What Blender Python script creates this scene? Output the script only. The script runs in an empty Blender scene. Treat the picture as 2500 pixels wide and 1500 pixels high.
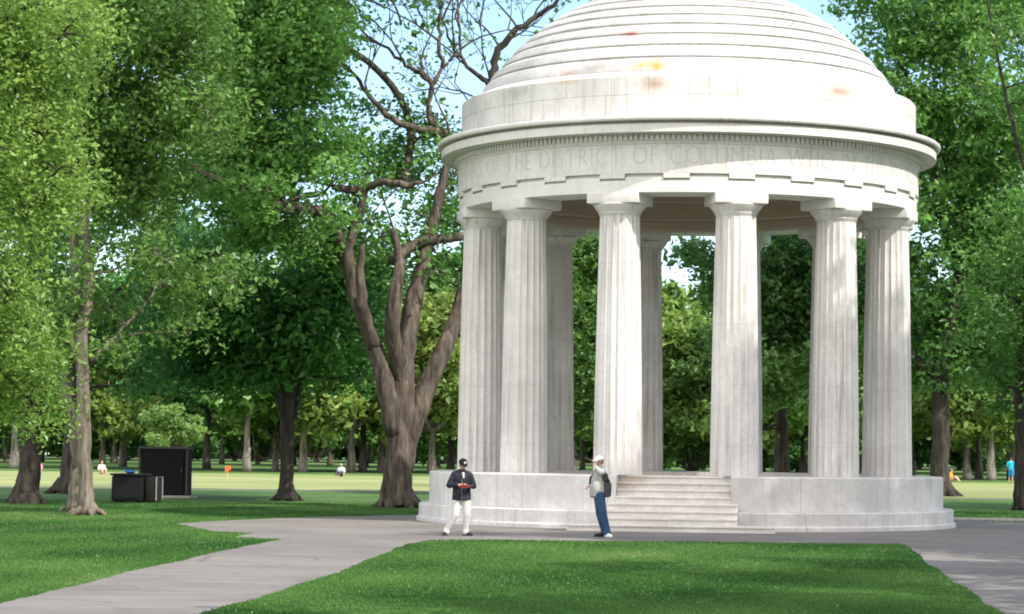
import bpy, bmesh, math, random
import numpy as np
from mathutils import Vector, Matrix
from mathutils import noise as mnoise
from mathutils.geometry import tessellate_polygon
random.seed(7); rng = np.random.default_rng(7)
R_ = math.radians
sc = bpy.context.scene
COL = sc.collection

# ---------------------------------------------------------------- camera
K = 62.0/70.0; F = 6652.0*K; CX, CY = 1250.0, 750.0          # focal length and centre in photograph pixels
CAMH = 1.84
pitch = math.atan(345.0/F); roll = R_(0.70)
fwd = Vector((0, math.cos(pitch), math.sin(pitch)))
up0 = Vector((0, -math.sin(pitch), math.cos(pitch))); rt0 = Vector((1, 0, 0))
cup = up0*math.cos(roll) - rt0*math.sin(roll)
crt = rt0*math.cos(roll) + up0*math.sin(roll)
cam_d = bpy.data.cameras.new("camera"); cam = bpy.data.objects.new("camera", cam_d); COL.objects.link(cam)
cam_d.sensor_width = 36; cam_d.lens = F/2500*36; cam_d.clip_start = 0.5; cam_d.clip_end = 6000
M = Matrix((crt, cup, -fwd)).transposed().to_4x4(); M.translation = (0, 0, CAMH)
cam.matrix_world = M
sc.camera = cam

def ray(u, v):
    return fwd + crt*((u-CX)/F) + cup*((CY-v)/F)
def at(u, v, Y):
    d = ray(u, v); t = Y*K/d.y
    return Vector((0, 0, CAMH)) + d*t
def G(u, v, z=0.0):
    d = ray(u, v); t = (z-CAMH)/d.z
    p = Vector((0, 0, CAMH)) + d*t
    return Vector((p.x, p.y, z))

# ---------------------------------------------------------------- object helpers
def mesh_np(name, V, faces_flat, sizes, mat=None, parent=None, smooth=False, tint=None):
    me = bpy.data.meshes.new(name)
    V = np.asarray(V, dtype=np.float32); nF = len(sizes)
    me.vertices.add(len(V)); me.vertices.foreach_set("co", V.ravel())
    me.loops.add(len(faces_flat)); me.loops.foreach_set("vertex_index", np.asarray(faces_flat, dtype=np.int32))
    me.polygons.add(nF)
    st = np.concatenate(([0], np.cumsum(sizes)[:-1])).astype(np.int32)
    me.polygons.foreach_set("loop_start", st)
    me.update(calc_edges=True)
    me.polygons.foreach_set("use_smooth", np.full(nF, smooth, dtype=bool))
    if tint is not None:
        a = me.attributes.new("tint", 'FLOAT', 'FACE'); a.data.foreach_set("value", np.asarray(tint, dtype=np.float32))
    if mat: me.materials.append(mat)
    o = bpy.data.objects.new(name, me); COL.objects.link(o)
    if parent: o.parent = parent
    return o
def empty(name, loc=(0, 0, 0), rz=0):
    o = bpy.data.objects.new(name, None); COL.objects.link(o); o.location = loc; o.rotation_euler = (0, 0, rz)
    o.empty_display_size = .2
    return o
def tag(o, label=None, cat=None, group=None, kind=None):
    if label: o['label'] = label
    if cat: o['category'] = cat
    if group: o['group'] = group
    if kind: o['kind'] = kind
    return o
class MB:
    """collects shapes into one mesh"""
    def __init__(s): s.V = []; s.F = []; s.n = 0; s.T = []
    def add(s, V, Fs):
        V = [tuple(v) for v in V]; s.V += V; s.F += [[i+s.n for i in f] for f in Fs]; s.n += len(V)
    def box(s, c, d, rz=0, bev=0.0):
        c = Vector(c); x, y, z = d[0]/2, d[1]/2, d[2]/2
        bm = bmesh.new(); bmesh.ops.create_cube(bm, size=1)
        for v in bm.verts: v.co = Vector((v.co.x*2*x, v.co.y*2*y, v.co.z*2*z))
        if bev > 0: bmesh.ops.bevel(bm, geom=bm.edges[:], offset=bev, segments=2, affect='EDGES', profile=.5)
        rm = Matrix.Rotation(rz, 3, 'Z')
        bm.verts.ensure_lookup_table()
        V = [rm @ v.co + c for v in bm.verts]; Fs = [[v.index for v in f.verts] for f in bm.faces]
        bm.free(); s.add(V, Fs)
    def tube(s, pts, rad, sides=8, jit=0.0, cap=True, yscale=1.0):
        pts = [Vector(p) for p in pts]; n = len(pts); V = []; Fs = []
        for i, p in enumerate(pts):
            t = (pts[min(i+1, n-1)] - pts[max(i-1, 0)])
            if t.length < 1e-6: t = Vector((0, 0, 1))
            t.normalize()
            ref = Vector((0.0, 1.0, 0.0)) if abs(t.y) < .9 else Vector((1, 0, 0))
            a = t.cross(ref).normalized(); b = t.cross(a)
            for k in range(sides):
                th = 2*math.pi*k/sides
                r = rad[i]*(1+jit*math.sin(3*th+i*.35)*.5+jit*math.sin(5*th+1.3-i*.2)*.4+(jit*1.5*mnoise.noise(Vector((math.cos(th)*3.2, math.sin(th)*3.2, i*.22+p.x))) if jit else 0))
                V.append(p + a*(math.cos(th)*r) + b*(math.sin(th)*r*yscale))
        for i in range(n-1):
            for k in range(sides):
                k2 = (k+1) % sides
                Fs.append([i*sides+k, i*sides+k2, (i+1)*sides+k2, (i+1)*sides+k])
        if cap:
            Fs.append([k for k in range(sides)][::-1]); Fs.append([(n-1)*sides+k for k in range(sides)])
        s.add(V, Fs)
    def lathe(s, prof, seg=96, c=(0, 0), a0=0, a1=2*math.pi, close=False):
        full = abs(a1-a0-2*math.pi) < 1e-6; m = seg if full else seg+1; V = []; Fs = []
        for (r, z) in prof:
            for k in range(m):
                th = a0+(a1-a0)*k/seg
                V.append((c[0]+r*math.cos(th), c[1]+r*math.sin(th), z))
        n = len(prof); rows = n if close else n-1
        for i in range(rows):
            j = (i+1) % n
            for k in range(seg):
                k2 = (k+1) % m
                Fs.append([i*m+k, i*m+k2, j*m+k2, j*m+k])
        if close and not full:
            Fs.append([i*m for i in range(n)]); Fs.append([i*m+m-1 for i in range(n)][::-1])
        s.add(V, Fs)
    def capsule(s, p0, p1, r0, r1, sides=14, sc_=(1, 1)):
        p0 = Vector(p0); p1 = Vector(p1); ax = p1-p0; L = ax.length
        t = ax.normalized() if L > 1e-6 else Vector((0, 0, 1))
        ref = Vector((0, 1, 0)) if abs(t.y) < .9 else Vector((1, 0, 0))
        a = t.cross(ref).normalized(); b = t.cross(a)
        rows = [(-r0*math.cos(q), r0*math.sin(q), p0) for q in np.linspace(0.02, math.pi/2, 6)]
        rows += [(r1*math.sin(q), r1*math.cos(q), p1) for q in np.linspace(0, math.pi/2-.02, 6)]
        V = []; Fs = []
        for (h, r, o) in rows:
            for k in range(sides):
                th = 2*math.pi*k/sides
                V.append(o+t*h+a*(math.cos(th)*r*sc_[0])+b*(math.sin(th)*r*sc_[1]))
        n = len(rows)
        for i in range(n-1):
            for k in range(sides):
                k2 = (k+1) % sides; Fs.append([i*sides+k, i*sides+k2, (i+1)*sides+k2, (i+1)*sides+k])
        Fs.append(list(range(sides))[::-1]); Fs.append([(n-1)*sides+k for k in range(sides)])
        s.add(V, Fs)
    def ell(s, c, r, rot=None, seg=20, rings=12):
        V = []; Fs = []; c = Vector(c)
        for i in range(rings+1):
            ph = math.pi*(i+.02)/(rings+.04)
            for k in range(seg):
                th = 2*math.pi*k/seg
                v = Vector((r[0]*math.sin(ph)*math.cos(th), r[1]*math.sin(ph)*math.sin(th), r[2]*math.cos(ph)))
                if rot: v = rot @ v
                V.append(c+v)
        for i in range(rings):
            for k in range(seg):
                k2 = (k+1) % seg; Fs.append([i*seg+k, (i+1)*seg+k, (i+1)*seg+k2, i*seg+k2])
        Fs.append(list(range(seg))); Fs.append([rings*seg+k for k in range(seg)][::-1])
        s.add(V, Fs)
    def build(s, name, mat, parent=None, smooth=False, angle=None):
        flat = [i for f in s.F for i in f]; sizes = [len(f) for f in s.F]
        o = mesh_np(name, s.V, flat, sizes, mat, parent, smooth)
        bm = bmesh.new(); bm.from_mesh(o.data); bmesh.ops.recalc_face_normals(bm, faces=bm.faces[:]); bm.to_mesh(o.data); bm.free()
        if angle:
            for p in o.data.polygons: p.use_smooth = True
            o.data.set_sharp_from_angle(angle=R_(angle))
        return o
    def remesh(s, name, mat, parent=None, voxel=.01, smooth=4):
        o = s.build(name, mat, None)
        m = o.modifiers.new('r', 'REMESH'); m.mode = 'VOXEL'; m.voxel_size = voxel; m.use_smooth_shade = True
        if smooth:
            q = o.modifiers.new('s', 'SMOOTH'); q.factor = .5; q.iterations = smooth
        dg = bpy.context.evaluated_depsgraph_get(); dg.update()
        me = bpy.data.meshes.new_from_object(o.evaluated_get(dg))
        o.modifiers.clear(); old = o.data; o.data = me; bpy.data.meshes.remove(old)
        me.materials.clear(); me.materials.append(mat); me.name = name
        for p in me.polygons: p.use_smooth = True
        if parent: o.parent = parent
        return o

# ---------------------------------------------------------------- materials
class NT:
    def __init__(s, name):
        s.m = bpy.data.materials.new(name); s.m.use_nodes = True; s.nt = s.m.node_tree
        s.b = s.nt.nodes["Principled BSDF"]; s.out = s.nt.nodes["Material Output"]
        s.b.inputs['Specular IOR Level'].default_value = .3
    def n(s, t, **kw):
        nd = s.nt.nodes.new(t)
        for k, v in kw.items():
            if k.startswith('_'): setattr(nd, k[1:], v)
            else:
                key = int(k[1:]) if k[0] == 'i' and k[1:].isdigit() else k.replace('__', ' ')
                if isinstance(v, bpy.types.NodeSocket): s.nt.links.new(v, nd.inputs[key])
                else: nd.inputs[key].default_value = v
        return nd
    def math(s, op, a, b=0.0, clamp=False):
        nd = s.n('ShaderNodeMath', _operation=op, i0=a, i1=b); nd.use_clamp = clamp; return nd.outputs[0]
    def noise(s, vec, scale, detail=4, rough=.55):
        return s.n('ShaderNodeTexNoise', Vector=vec, Scale=scale, Detail=float(detail), Roughness=rough).outputs['Fac']
    def ramp(s, fac, stops):
        nd = s.n('ShaderNodeValToRGB', Fac=fac); cr = nd.color_ramp
        while len(cr.elements) < len(stops): cr.elements.new(.5)
        for e, (p, c) in zip(cr.elements, stops):
            e.position = p; e.color = (c[0], c[1], c[2], 1) if hasattr(c, '__len__') else (c, c, c, 1)
        return nd.outputs['Color']
    def mix(s, fac, a, b, mode='MIX'):
        nd = s.nt.nodes.new('ShaderNodeMix'); nd.data_type = 'RGBA'; nd.blend_type = mode
        for k, v in ((0, fac), (6, a), (7, b)):
            if isinstance(v, bpy.types.NodeSocket): s.nt.links.new(v, nd.inputs[k])
            else: nd.inputs[k].default_value = v if k == 0 else (v[0], v[1], v[2], 1)
        return nd.outputs[2]
    def scl(s, vec, sx, sy, sz):
        return s.n('ShaderNodeVectorMath', _operation='MULTIPLY', i0=vec, i1=(sx, sy, sz)).outputs[0]
    def obj(s): return s.n('ShaderNodeTexCoord').outputs['Object']
    def pos(s): return s.n('ShaderNodeNewGeometry').outputs['Position']
    def set(s, col=None, rough=None, bump=None, bs=.3, bd=.02):
        for k, v in (('Base Color', col), ('Roughness', rough)):
            if v is None: continue
            if isinstance(v, bpy.types.NodeSocket): s.nt.links.new(v, s.b.inputs[k])
            else: s.b.inputs[k].default_value = v if k == 'Roughness' else (v[0], v[1], v[2], 1)
        if bump is not None:
            bn = s.n('ShaderNodeBump', Height=bump, Strength=bs, Distance=bd); s.nt.links.new(bn.outputs[0], s.b.inputs['Normal'])
        return s.m

def plain(name, col, rough=.7, var=.15, scale=8.0, metallic=0.0):
    t = NT(name); c = t.obj(); f = t.noise(c, scale, 4)
    t.b.inputs['Metallic'].default_value = metallic
    lo = [x*(1-var) for x in col]; hi = [min(1, x*(1+var)) for x in col]
    return t.set(t.ramp(f, [(.3, lo), (.7, hi)]), rough, t.noise(c, scale*6, 3), .15, .005)

def stone(name, base=(.74, .72, .70), Rc=None, bw=1.2, bh=.5, zoff=0.0, streak=.25, mottle=.22, stains=(), tan=0.0, joint=.35, drum=0):
    t = NT(name); o = t.obj(); rnd = t.n('ShaderNodeObjectInfo').outputs['Random']
    off = t.n('ShaderNodeVectorMath', _operation='ADD', i0=o,
              i1=t.n('ShaderNodeCombineXYZ', X=t.math('MULTIPLY', rnd, 37.0), Y=t.math('MULTIPLY', rnd, 11.0)).outputs[0]).outputs[0]
    col = t.mix(t.ramp(t.noise(off, .7, 6, .65), [(.35, 0.0), (.7, 1.0)]), [b*(1-mottle*.55) for b in base], base)
    # grey veins and fine grain
    v = t.noise(off, 2.6, 8, .7); vv = t.ramp(t.math('ABSOLUTE', t.math('SUBTRACT', v, .5)), [(0.0, 1.0), (.035, 0.0)])
    col = t.mix(t.math('MULTIPLY', vv, .28*mottle*3), col, [b*.62 for b in base])
    g = t.noise(off, 24, 4, .7); col = t.mix(.16, col, t.ramp(g, [(.35, .45), (.65, 1.0)]), 'MULTIPLY')
    if streak > 0:
        s1 = t.noise(t.scl(off, 9, 9, .28), 1.0, 5, .6)
        s2 = t.noise(t.scl(off, 1, 1, .5), 1.1, 3)
        sf = t.math('MULTIPLY', t.ramp(s1, [(.50, 0.0), (.68, 1.0)]), t.ramp(s2, [(.35, .15), (.62, 1.0)]))
        col = t.mix(t.math('MULTIPLY', sf, streak), col, (.30, .275, .26))
    if tan > 0:
        tf = t.ramp(t.noise(off, .45, 4), [(.42, 0.0), (.65, 1.0)])
        col = t.mix(t.math('MULTIPLY', tf, tan), col, (.56, .44, .35))
    if drum:     # joints between the stacked drums of a shaft, and slightly different tone drum by drum
        zz = t.math('DIVIDE', t.n('ShaderNodeSeparateXYZ', Vector=o).outputs[2], drum)
        fr = t.math('FRACT', zz); line = t.math('LESS_THAN', t.math('ABSOLUTE', t.math('SUBTRACT', fr, .5)), .0075)
        col = t.mix(t.math('MULTIPLY', line, .2), col, (.30, .28, .26))
        cell = t.n('ShaderNodeTexWhiteNoise', _noise_dimensions='2D', Vector=t.n('ShaderNodeCombineXYZ', X=t.math('FLOOR', t.math('ADD', zz, .5)), Y=rnd).outputs[0]).outputs['Value']
        col = t.mix(t.math('MULTIPLY', cell, .22), col, (.50, .48, .46))
    bump = t.math('MULTIPLY', g, .4)
    if Rc:
        sx = t.n('ShaderNodeSeparateXYZ', Vector=o)
        ang = t.math('MULTIPLY', t.math('ARCTAN2', sx.outputs[1], sx.outputs[0]), Rc)
        uv = t.n('ShaderNodeCombineXYZ', X=ang, Y=t.math('ADD', sx.outputs[2], zoff)).outputs[0]
        br = t.n('ShaderNodeTexBrick', Vector=uv, Color1=(1, 1, 1, 1), Color2=(.90, .90, .91, 1), Mortar=(1-joint, 1-joint, 1-joint, 1), Scale=1.0)
        br.inputs['Mortar Size'].default_value = .007; br.inputs['Mortar Smooth'].default_value = .3
        br.inputs['Brick Width'].default_value = bw; br.inputs['Row Height'].default_value = bh; br.inputs['Bias'].default_value = -.4
        col = t.mix(1.0, col, br.outputs['Color'], 'MULTIPLY')
    for (c, rad, sc3, colr, amt) in stains:
        d = t.n('ShaderNodeVectorMath', _operation='SUBTRACT', i0=o, i1=c).outputs[0]
        d = t.scl(d, *sc3); L = t.n('ShaderNodeVectorMath', _operation='LENGTH', i0=d).outputs['Value']
        nn = t.noise(o, 3.5, 6, .7)
        f = t.math('SUBTRACT', t.math('ADD', t.math('SUBTRACT', 1.0, t.math('DIVIDE', L, rad)), t.math('MULTIPLY', nn, 1.6)), 1.0, True)
        f = t.math('MULTIPLY', f, amt, True)
        col = t.mix(f, col, colr)
    return t.set(col, .62, bump, .25, .01)

def bark(name, a, b, sc_=1.0):
    t = NT(name); o = t.obj(); v = t.scl(o, 7*sc_, 7*sc_, 1.1*sc_)
    n1 = t.noise(v, 1.0, 8, .7); n2 = t.noise(o, 1.2, 3)
    col = t.ramp(n1, [(.36, [x*.28 for x in a]), (.5, a), (.68, b)])
    col = t.mix(t.ramp(n2, [(.4, 0.0), (.65, .5)]), col, [x*.6 for x in a])
    return t.set(col, .9, n1, 1.0, .06)

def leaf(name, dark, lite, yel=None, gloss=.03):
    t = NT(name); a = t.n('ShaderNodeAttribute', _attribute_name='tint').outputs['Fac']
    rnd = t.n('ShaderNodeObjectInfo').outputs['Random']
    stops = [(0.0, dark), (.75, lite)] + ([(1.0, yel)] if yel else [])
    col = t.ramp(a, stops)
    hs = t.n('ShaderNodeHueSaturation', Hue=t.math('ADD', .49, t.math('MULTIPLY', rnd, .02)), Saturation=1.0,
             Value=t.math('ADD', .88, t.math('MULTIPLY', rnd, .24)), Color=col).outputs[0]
    t.nt.nodes.remove(t.b)
    df = t.n('ShaderNodeBsdfDiffuse', Color=hs); tr = t.n('ShaderNodeBsdfTranslucent', Color=hs)
    gl = t.n('ShaderNodeBsdfGlossy', Color=(.9, .95, 1, 1), Roughness=.45)
    m1 = t.n('ShaderNodeMixShader', Fac=.46, i1=df.outputs[0], i2=tr.outputs[0])
    m2 = t.n('ShaderNodeMixShader', Fac=gloss, i1=m1.outputs[0], i2=gl.outputs[0])
    t.nt.links.new(m2.outputs[0], t.out.inputs[0])
    return t.m

# ---------------------------------------------------------------- light
AZ = R_(55); ALT = R_(45)
sdir = Vector((math.sin(AZ)*math.cos(ALT), -math.cos(AZ)*math.cos(ALT), math.sin(ALT)))   # towards the sun
w = bpy.data.worlds.new("World"); sc.world = w; w.use_nodes = True
wn = w.node_tree; sky = wn.nodes.new('ShaderNodeTexSky'); sky.sky_type = 'NISHITA'; sky.sun_disc = False
sky.sun_elevation = ALT; sky.sun_rotation = math.atan2(sdir.x, sdir.y); sky.air_density = 1.0; sky.dust_density = .3; sky.ozone_density = 3.0
bg = wn.nodes['Background']
# bright white clouds, mostly behind the camera, added as neutral fill light
def wnode(t, **kw):
    nd = wn.nodes.new(t)
    for k, v in kw.items():
        if k.startswith('_'): setattr(nd, k[1:], v)
        elif isinstance(v, bpy.types.NodeSocket): wn.links.new(v, nd.inputs[int(k[1:]) if k[1:].isdigit() else k])
        else: nd.inputs[int(k[1:]) if k[1:].isdigit() else k].default_value = v
    return nd
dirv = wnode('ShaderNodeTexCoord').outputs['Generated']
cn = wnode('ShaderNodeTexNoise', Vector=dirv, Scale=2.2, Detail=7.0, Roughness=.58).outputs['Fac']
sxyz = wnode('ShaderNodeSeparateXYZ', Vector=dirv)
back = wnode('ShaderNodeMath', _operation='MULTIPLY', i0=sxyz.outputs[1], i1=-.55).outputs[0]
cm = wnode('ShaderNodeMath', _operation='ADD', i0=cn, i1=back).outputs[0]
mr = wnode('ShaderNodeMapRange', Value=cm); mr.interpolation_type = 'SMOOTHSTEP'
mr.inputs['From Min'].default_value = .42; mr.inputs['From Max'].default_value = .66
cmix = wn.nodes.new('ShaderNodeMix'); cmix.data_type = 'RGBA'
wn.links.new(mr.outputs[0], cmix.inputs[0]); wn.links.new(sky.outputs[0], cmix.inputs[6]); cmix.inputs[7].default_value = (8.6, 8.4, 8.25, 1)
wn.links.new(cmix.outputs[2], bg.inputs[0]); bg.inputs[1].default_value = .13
sl = bpy.data.lights.new("sun", 'SUN'); sl.energy = 2.8; sl.angle = R_(.55); sl.color = (1, .94, .84)
so = bpy.data.objects.new("sun", sl); COL.objects.link(so); so.rotation_euler = (-sdir).to_track_quat('-Z', 'Y').to_euler()
so.location = sdir*60
sc.view_settings.view_transform = 'Standard'; sc.view_settings.look = 'None'; sc.view_settings.exposure = 1.04; sc.view_settings.gamma = 1
sc.render.engine = 'CYCLES'; sc.cycles.filter_width = 1.9
# ---------------------------------------------------------------- ground
def grass_mat():
    t = NT('grass_ground'); p = t.pos()
    n1 = t.noise(p, .22, 5, .6); n2 = t.noise(t.scl(p, 1, .45, 1), 2.2, 6, .7); n3 = t.noise(p, 30, 3, .7)
    col = t.ramp(n1, [(.35, (.048, .125, .034)), (.65, (.10, .215, .052))])
    col = t.mix(t.ramp(n2, [(.35, .0), (.7, .65)]), col, (.15, .225, .045))
    col = t.mix(.5, col, t.ramp(n3, [(.3, .35), (.7, 1.0)]), 'MULTIPLY')
    # bare earth patches beneath the trees on the left
    for (u, v, rx, ry) in ((170, 1285, 1.1, .9), (320, 1283, .7, .7), (60, 1262, 1.6, 1.3), (215, 1266, 1.4, 1.0), (490, 1293, 1.2, .7)):
        g = G(u, v); d = t.n('ShaderNodeVectorMath', _operation='SUBTRACT', i0=p, i1=tuple(g)).outputs[0]
        L = t.n('ShaderNodeVectorMath', _operation='LENGTH', i0=t.scl(d, 1/rx, .5/ry, 0)).outputs['Value']
        f = t.math('SUBTRACT', t.math('ADD', t.math('SUBTRACT', 1.0, L), t.math('MULTIPLY', t.noise(p, 1.6, 5, .7), 1.5)), .9, True)
        col = t.mix(t.math('MULTIPLY', f, .75, True), col, (.27, .19, .13))
    return t.set(col, .95, n3, .6, .04)
def paving_mat():
    t = NT('worn_paving'); p = t.pos()
    n1 = t.noise(p, .35, 5, .6); n2 = t.noise(t.scl(p, .5, 2.5, 1), .9, 5, .65); n3 = t.noise(p, 60, 3, .8)
    col = t.ramp(n1, [(.35, (.16, .147, .138)), (.65, (.225, .208, .195))])
    col = t.mix(t.ramp(n2, [(.45, 0.0), (.75, .55)]), col, (.30, .28, .262))
    vo = t.n('ShaderNodeTexVoronoi', Vector=p, Scale=.35, _feature='DISTANCE_TO_EDGE').outputs['Distance']
    wob = t.math('ADD', vo, t.math('MULTIPLY', t.math('SUBTRACT', t.noise(p, 3, 4), .5), .05))
    col = t.mix(t.ramp(wob, [(0.0, .6), (.008, 0.0)]), col, (.10, .09, .08))
    col = t.mix(.45, col, t.ramp(n3, [(.3, .55), (.7, 1.1)]), 'MULTIPLY')
    return t.set(col, .85, n3, .3, .008)
def field_mat():
    t = NT('dry_field_grass'); p = t.pos()
    n1 = t.noise(t.scl(p, .35, 1, 1), .12, 5, .6); n3 = t.noise(p, 4, 4, .7)
    col = t.ramp(n1, [(.38, (.22, .27, .085)), (.62, (.33, .35, .15))])
    col = t.mix(.3, col, t.ramp(n3, [(.3, .6), (.7, 1.0)]), 'MULTIPLY')
    return t.set(col, .95)
M_grass = grass_mat(); M_pave = paving_mat(); M_field = field_mat()

mb = MB(); xs = np.array([-1500, -400, -150, -60, 0, 60, 150, 400, 1500]); ys = np.array([-60, 0, 60, 120, 240, 500, 1200, 3000])
mb.V = [(x, y, 0) for y in ys for x in xs]; mb.n = len(mb.V); nx = len(xs)
mb.F = [[j*nx+i, j*nx+i+1, (j+1)*nx+i+1, (j+1)*nx+i] for j in range(len(ys)-1) for i in range(nx-1)]
tag(mb.build('ground', M_grass), kind='structure')

def ragged(poly, step=.35, jit=.05):
    out = []; n = len(poly)
    for i in range(n):
        a = poly[i]; b = poly[(i+1) % n]; L = (b-a).length; k = min(160, max(1, int(L/step))); nrm = Vector((-(b-a).y, (b-a).x, 0)).normalized()
        for j in range(k):
            q = a.lerp(b, j/k); s = (math.sin(q.x*2.1+q.y*.9)+math.sin(q.x*5.3-q.y*3.1)*.6)*jit*.6 + random.uniform(-jit, jit)*.6
            out.append(q+nrm*s)
    return out
def sheet(name, poly, z, mat):
    pts = [Vector((p.x, p.y, z)) for p in poly]
    tris = tessellate_polygon([pts]); m = MB(); m.add(pts, [list(t) for t in tris])
    return tag(m.build(name, mat), kind='structure')
pv = [(-400, 1576), (0, 1476), (300, 1401), (500, 1356), (600, 1334), (687, 1318), (640, 1316), (574, 1313), (618, 1302), (560, 1300),
      (517, 1297), (470, 1288), (432, 1279), (525, 1273), (650, 1267), (800, 1262), (1000, 1258), (1060, 1256), (1300, 1257), (2330, 1271), (2500, 1275), (3300, 1291),
      (3300, 1660), (2680, 1660), (2446, 1500), (2260, 1372), (2222, 1337), (2195, 1329), (1700, 1324), (1400, 1321), (1120, 1319), (1040, 1320), (1000, 1328), (800, 1408), (495, 1500), (30, 1640), (-400, 1800)]
paving_poly = [G(u, v) for u, v in pv]
paving_r = ragged(paving_poly, .3, .04)
sheet('path', paving_r, .004, M_pave)
# pale kerb line behind the paving, right
k0 = G(2318, 1270); k1 = G(3300, 1289); m = MB(); c = (k0+k1)/2; d = k1-k0
m.box((c.x, c.y, .03), (d.length, .22, .10), math.atan2(d.y, d.x), .01)
tag(m.build('kerb', plain('kerb_stone', (.50, .48, .45), .8)), kind='structure')
# dry sunlit playing field and paths crossing behind
sheet('field', ragged([Vector((-90, 114.5*K, 0)), Vector((90, 114.5*K, 0)), Vector((110, 174*K, 0)), Vector((-110, 174*K, 0))], 1.2, .5), .004, M_field)
sheet('far_path', ragged([Vector((-90, 109.5*K, 0)), Vector((90, 112*K, 0)), Vector((90, 114*K, 0)), Vector((-90, 111.6*K, 0))], .8, .08), .008, M_pave)
sheet('far_road', [Vector((-300, 330*K, 0)), Vector((300, 330*K, 0)), Vector((300, 342*K, 0)), Vector((-300, 342*K, 0))], .008, plain('far_road_surface', (.16, .155, .15), .9))

# short grass blades on the lawns near the camera
def inside(px, py, poly):
    r = np.zeros(len(px), bool); n = len(poly)
    for i in range(n):
        a = poly[i]; b = poly[(i+1) % n]
        c = ((a.y > py) != (b.y > py)); dy = (b.y-a.y) if abs(b.y-a.y) > 1e-9 else 1e-9
        r ^= c & (px < (b.x-a.x)*(py-a.y)/dy+a.x)
    return r
N = 520000
Y = np.exp(rng.uniform(math.log(22.5), math.log(78), N)); X = rng.uniform(-.24, .24, N)*Y
ok = ~inside(X, Y, paving_r)
X = X[ok]; Y = Y[ok]; n = len(X)
az = rng.uniform(0, 2*math.pi, n); h = rng.uniform(.012, .034, n)*(1+.25*np.sin(X*1.3+Y*.7)); wd = .0055+.00022*Y; lean = rng.uniform(0, .8, n)*h; la = rng.uniform(0, 2*math.pi, n)
V = np.zeros((n, 3, 3)); dx = np.cos(az)*wd; dy = np.sin(az)*wd
V[:, 0] = np.stack([X-dx, Y-dy, np.zeros(n)], 1); V[:, 1] = np.stack([X+dx, Y+dy, np.zeros(n)], 1)
V[:, 2] = np.stack([X+np.cos(la)*lean, Y+np.sin(la)*lean, h], 1)
tn = np.clip(rng.normal(.37, .14, n)+.30*np.sin(X*.5+1.0+.4*np.sin(Y*.7))*np.sin(Y*.33)+.10*np.sin((X*.8+Y*.45)*1.9)+.1*np.sin(X*1.9-Y*.8), 0, 1)
M_blade = leaf('grass_blades', (.040, .112, .030), (.140, .268, .072), (.28, .33, .14), 0.0)
sp = rng.random(n) < .0007; tn[sp] = rng.uniform(.95, 1, sp.sum()); cen = V[sp].mean(1, keepdims=True); V[sp] = cen+(V[sp]-cen)*1.4+np.array([0, 0, .012])
o = mesh_np('grass', V.reshape(-1, 3), np.arange(3*n), np.full(n, 3), M_blade, None, False, tn)
tag(o, 'short mown green grass of the lawns beside the paved paths', 'grass', kind='stuff')

# ---------------------------------------------------------------- rotunda
TY = 70.0*K; tc = at(1671, 1156, 70.0); TCX = tc.x
temple = tag(empty('domed_rotunda', (TCX, TY, -.11)), 'white marble domed rotunda ringed by fluted columns on a stepped base', 'memorial')
view = math.atan2(-TY, -TCX)          # direction rotunda -> camera
STA = view - R_(2.3)                  # axis of the stairs
def th_of(deg): return view + R_(deg)  # positive = to the right in the picture
def rad(th, r, z): return (r*math.cos(th), r*math.sin(th), z)
def stain(deg, r, z): return rad(th_of(deg), r, z)
M_col = stone('column_marble', (.77, .745, .735), None, streak=.95, mottle=.4, drum=1.42)
M_ent = stone('entablature_marble', (.76, .735, .722), 5.87, 1.53, .9, -7.55, streak=.16, mottle=.2, joint=.18)
M_frz = stone('frieze_marble', (.77, .745, .732), 5.9, 1.53, 1.2, -8.2, streak=.35, mottle=.3, joint=.3)
M_cor = stone('cornice_marble', (.76, .73, .715), 6.3, 1.6, 5, 0, streak=.25, mottle=.25, joint=.25)
M_drum = stone('drum_marble', (.75, .73, .718), 5.83, 2.1, .62, -9.68, streak=.6, mottle=.45, joint=.55,
   stains=[(stain(-8, 5.83, 10.55), .62, (1, 1, 2.0), (.34, .19, .11), 1.0), (stain(-8, 5.83, 10.2), .5, (1.2, 1.2, 1.2), (.72, .50, .45), .45),
           (stain(-45, 5.83, 10.58), .7, (1, 1, 2.4), (.34, .31, .29), .9), (stain(38, 5.83, 10.55), .6, (1, 1, 3.2), (.38, .19, .11), 1.0),
           (stain(-30, 5.83, 10.7), .5, (1, 1, 3), (.60, .38, .26), .7), (stain(8, 5.83, 9.95), .5, (1, 1, 2.5), (.6, .5, .46), .5)])
M_dome = stone('dome_marble', (.70, .68, .67), 5.2, 1.7, 8, 0, streak=.5, mottle=.45, joint=.4,
   stains=[(stain(-9, 5.2, 11.08), .75, (1, 1, 2.6), (.48, .31, .08), 1.3), (stain(-32, 5.2, 10.95), .6, (1, 1, 3.2), (.40, .22, .12), 1.1),
           (stain(-18, 4.6, 11.95), .34, (1, 1, 1.4), (.46, .18, .13), 1.1), (stain(-25, 5.2, 11.08), 1.1, (1, 1, 2.5), (.33, .32, .32), 1.1)])
M_pl = stone('plinth_marble', (.78, .755, .74), 6.6, 2.3, 3.0, 0, streak=.35, mottle=.55, joint=.5)
M_step = stone('step_marble', (.80, .765, .735), None, streak=.25, mottle=.5, tan=.18,
   stains=[(rad(STA-R_(11), 5.8, 1.2), .75, (1, 1, 1.6), (.34, .24, .16), .8)])
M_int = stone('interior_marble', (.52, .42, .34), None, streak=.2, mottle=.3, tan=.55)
M_floor = stone('floor_marble', (.78, .73, .68), None, streak=.0, mottle=.3)

PL = 1.36; SW = 1.32    # platform height, half width of the stair opening
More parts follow.
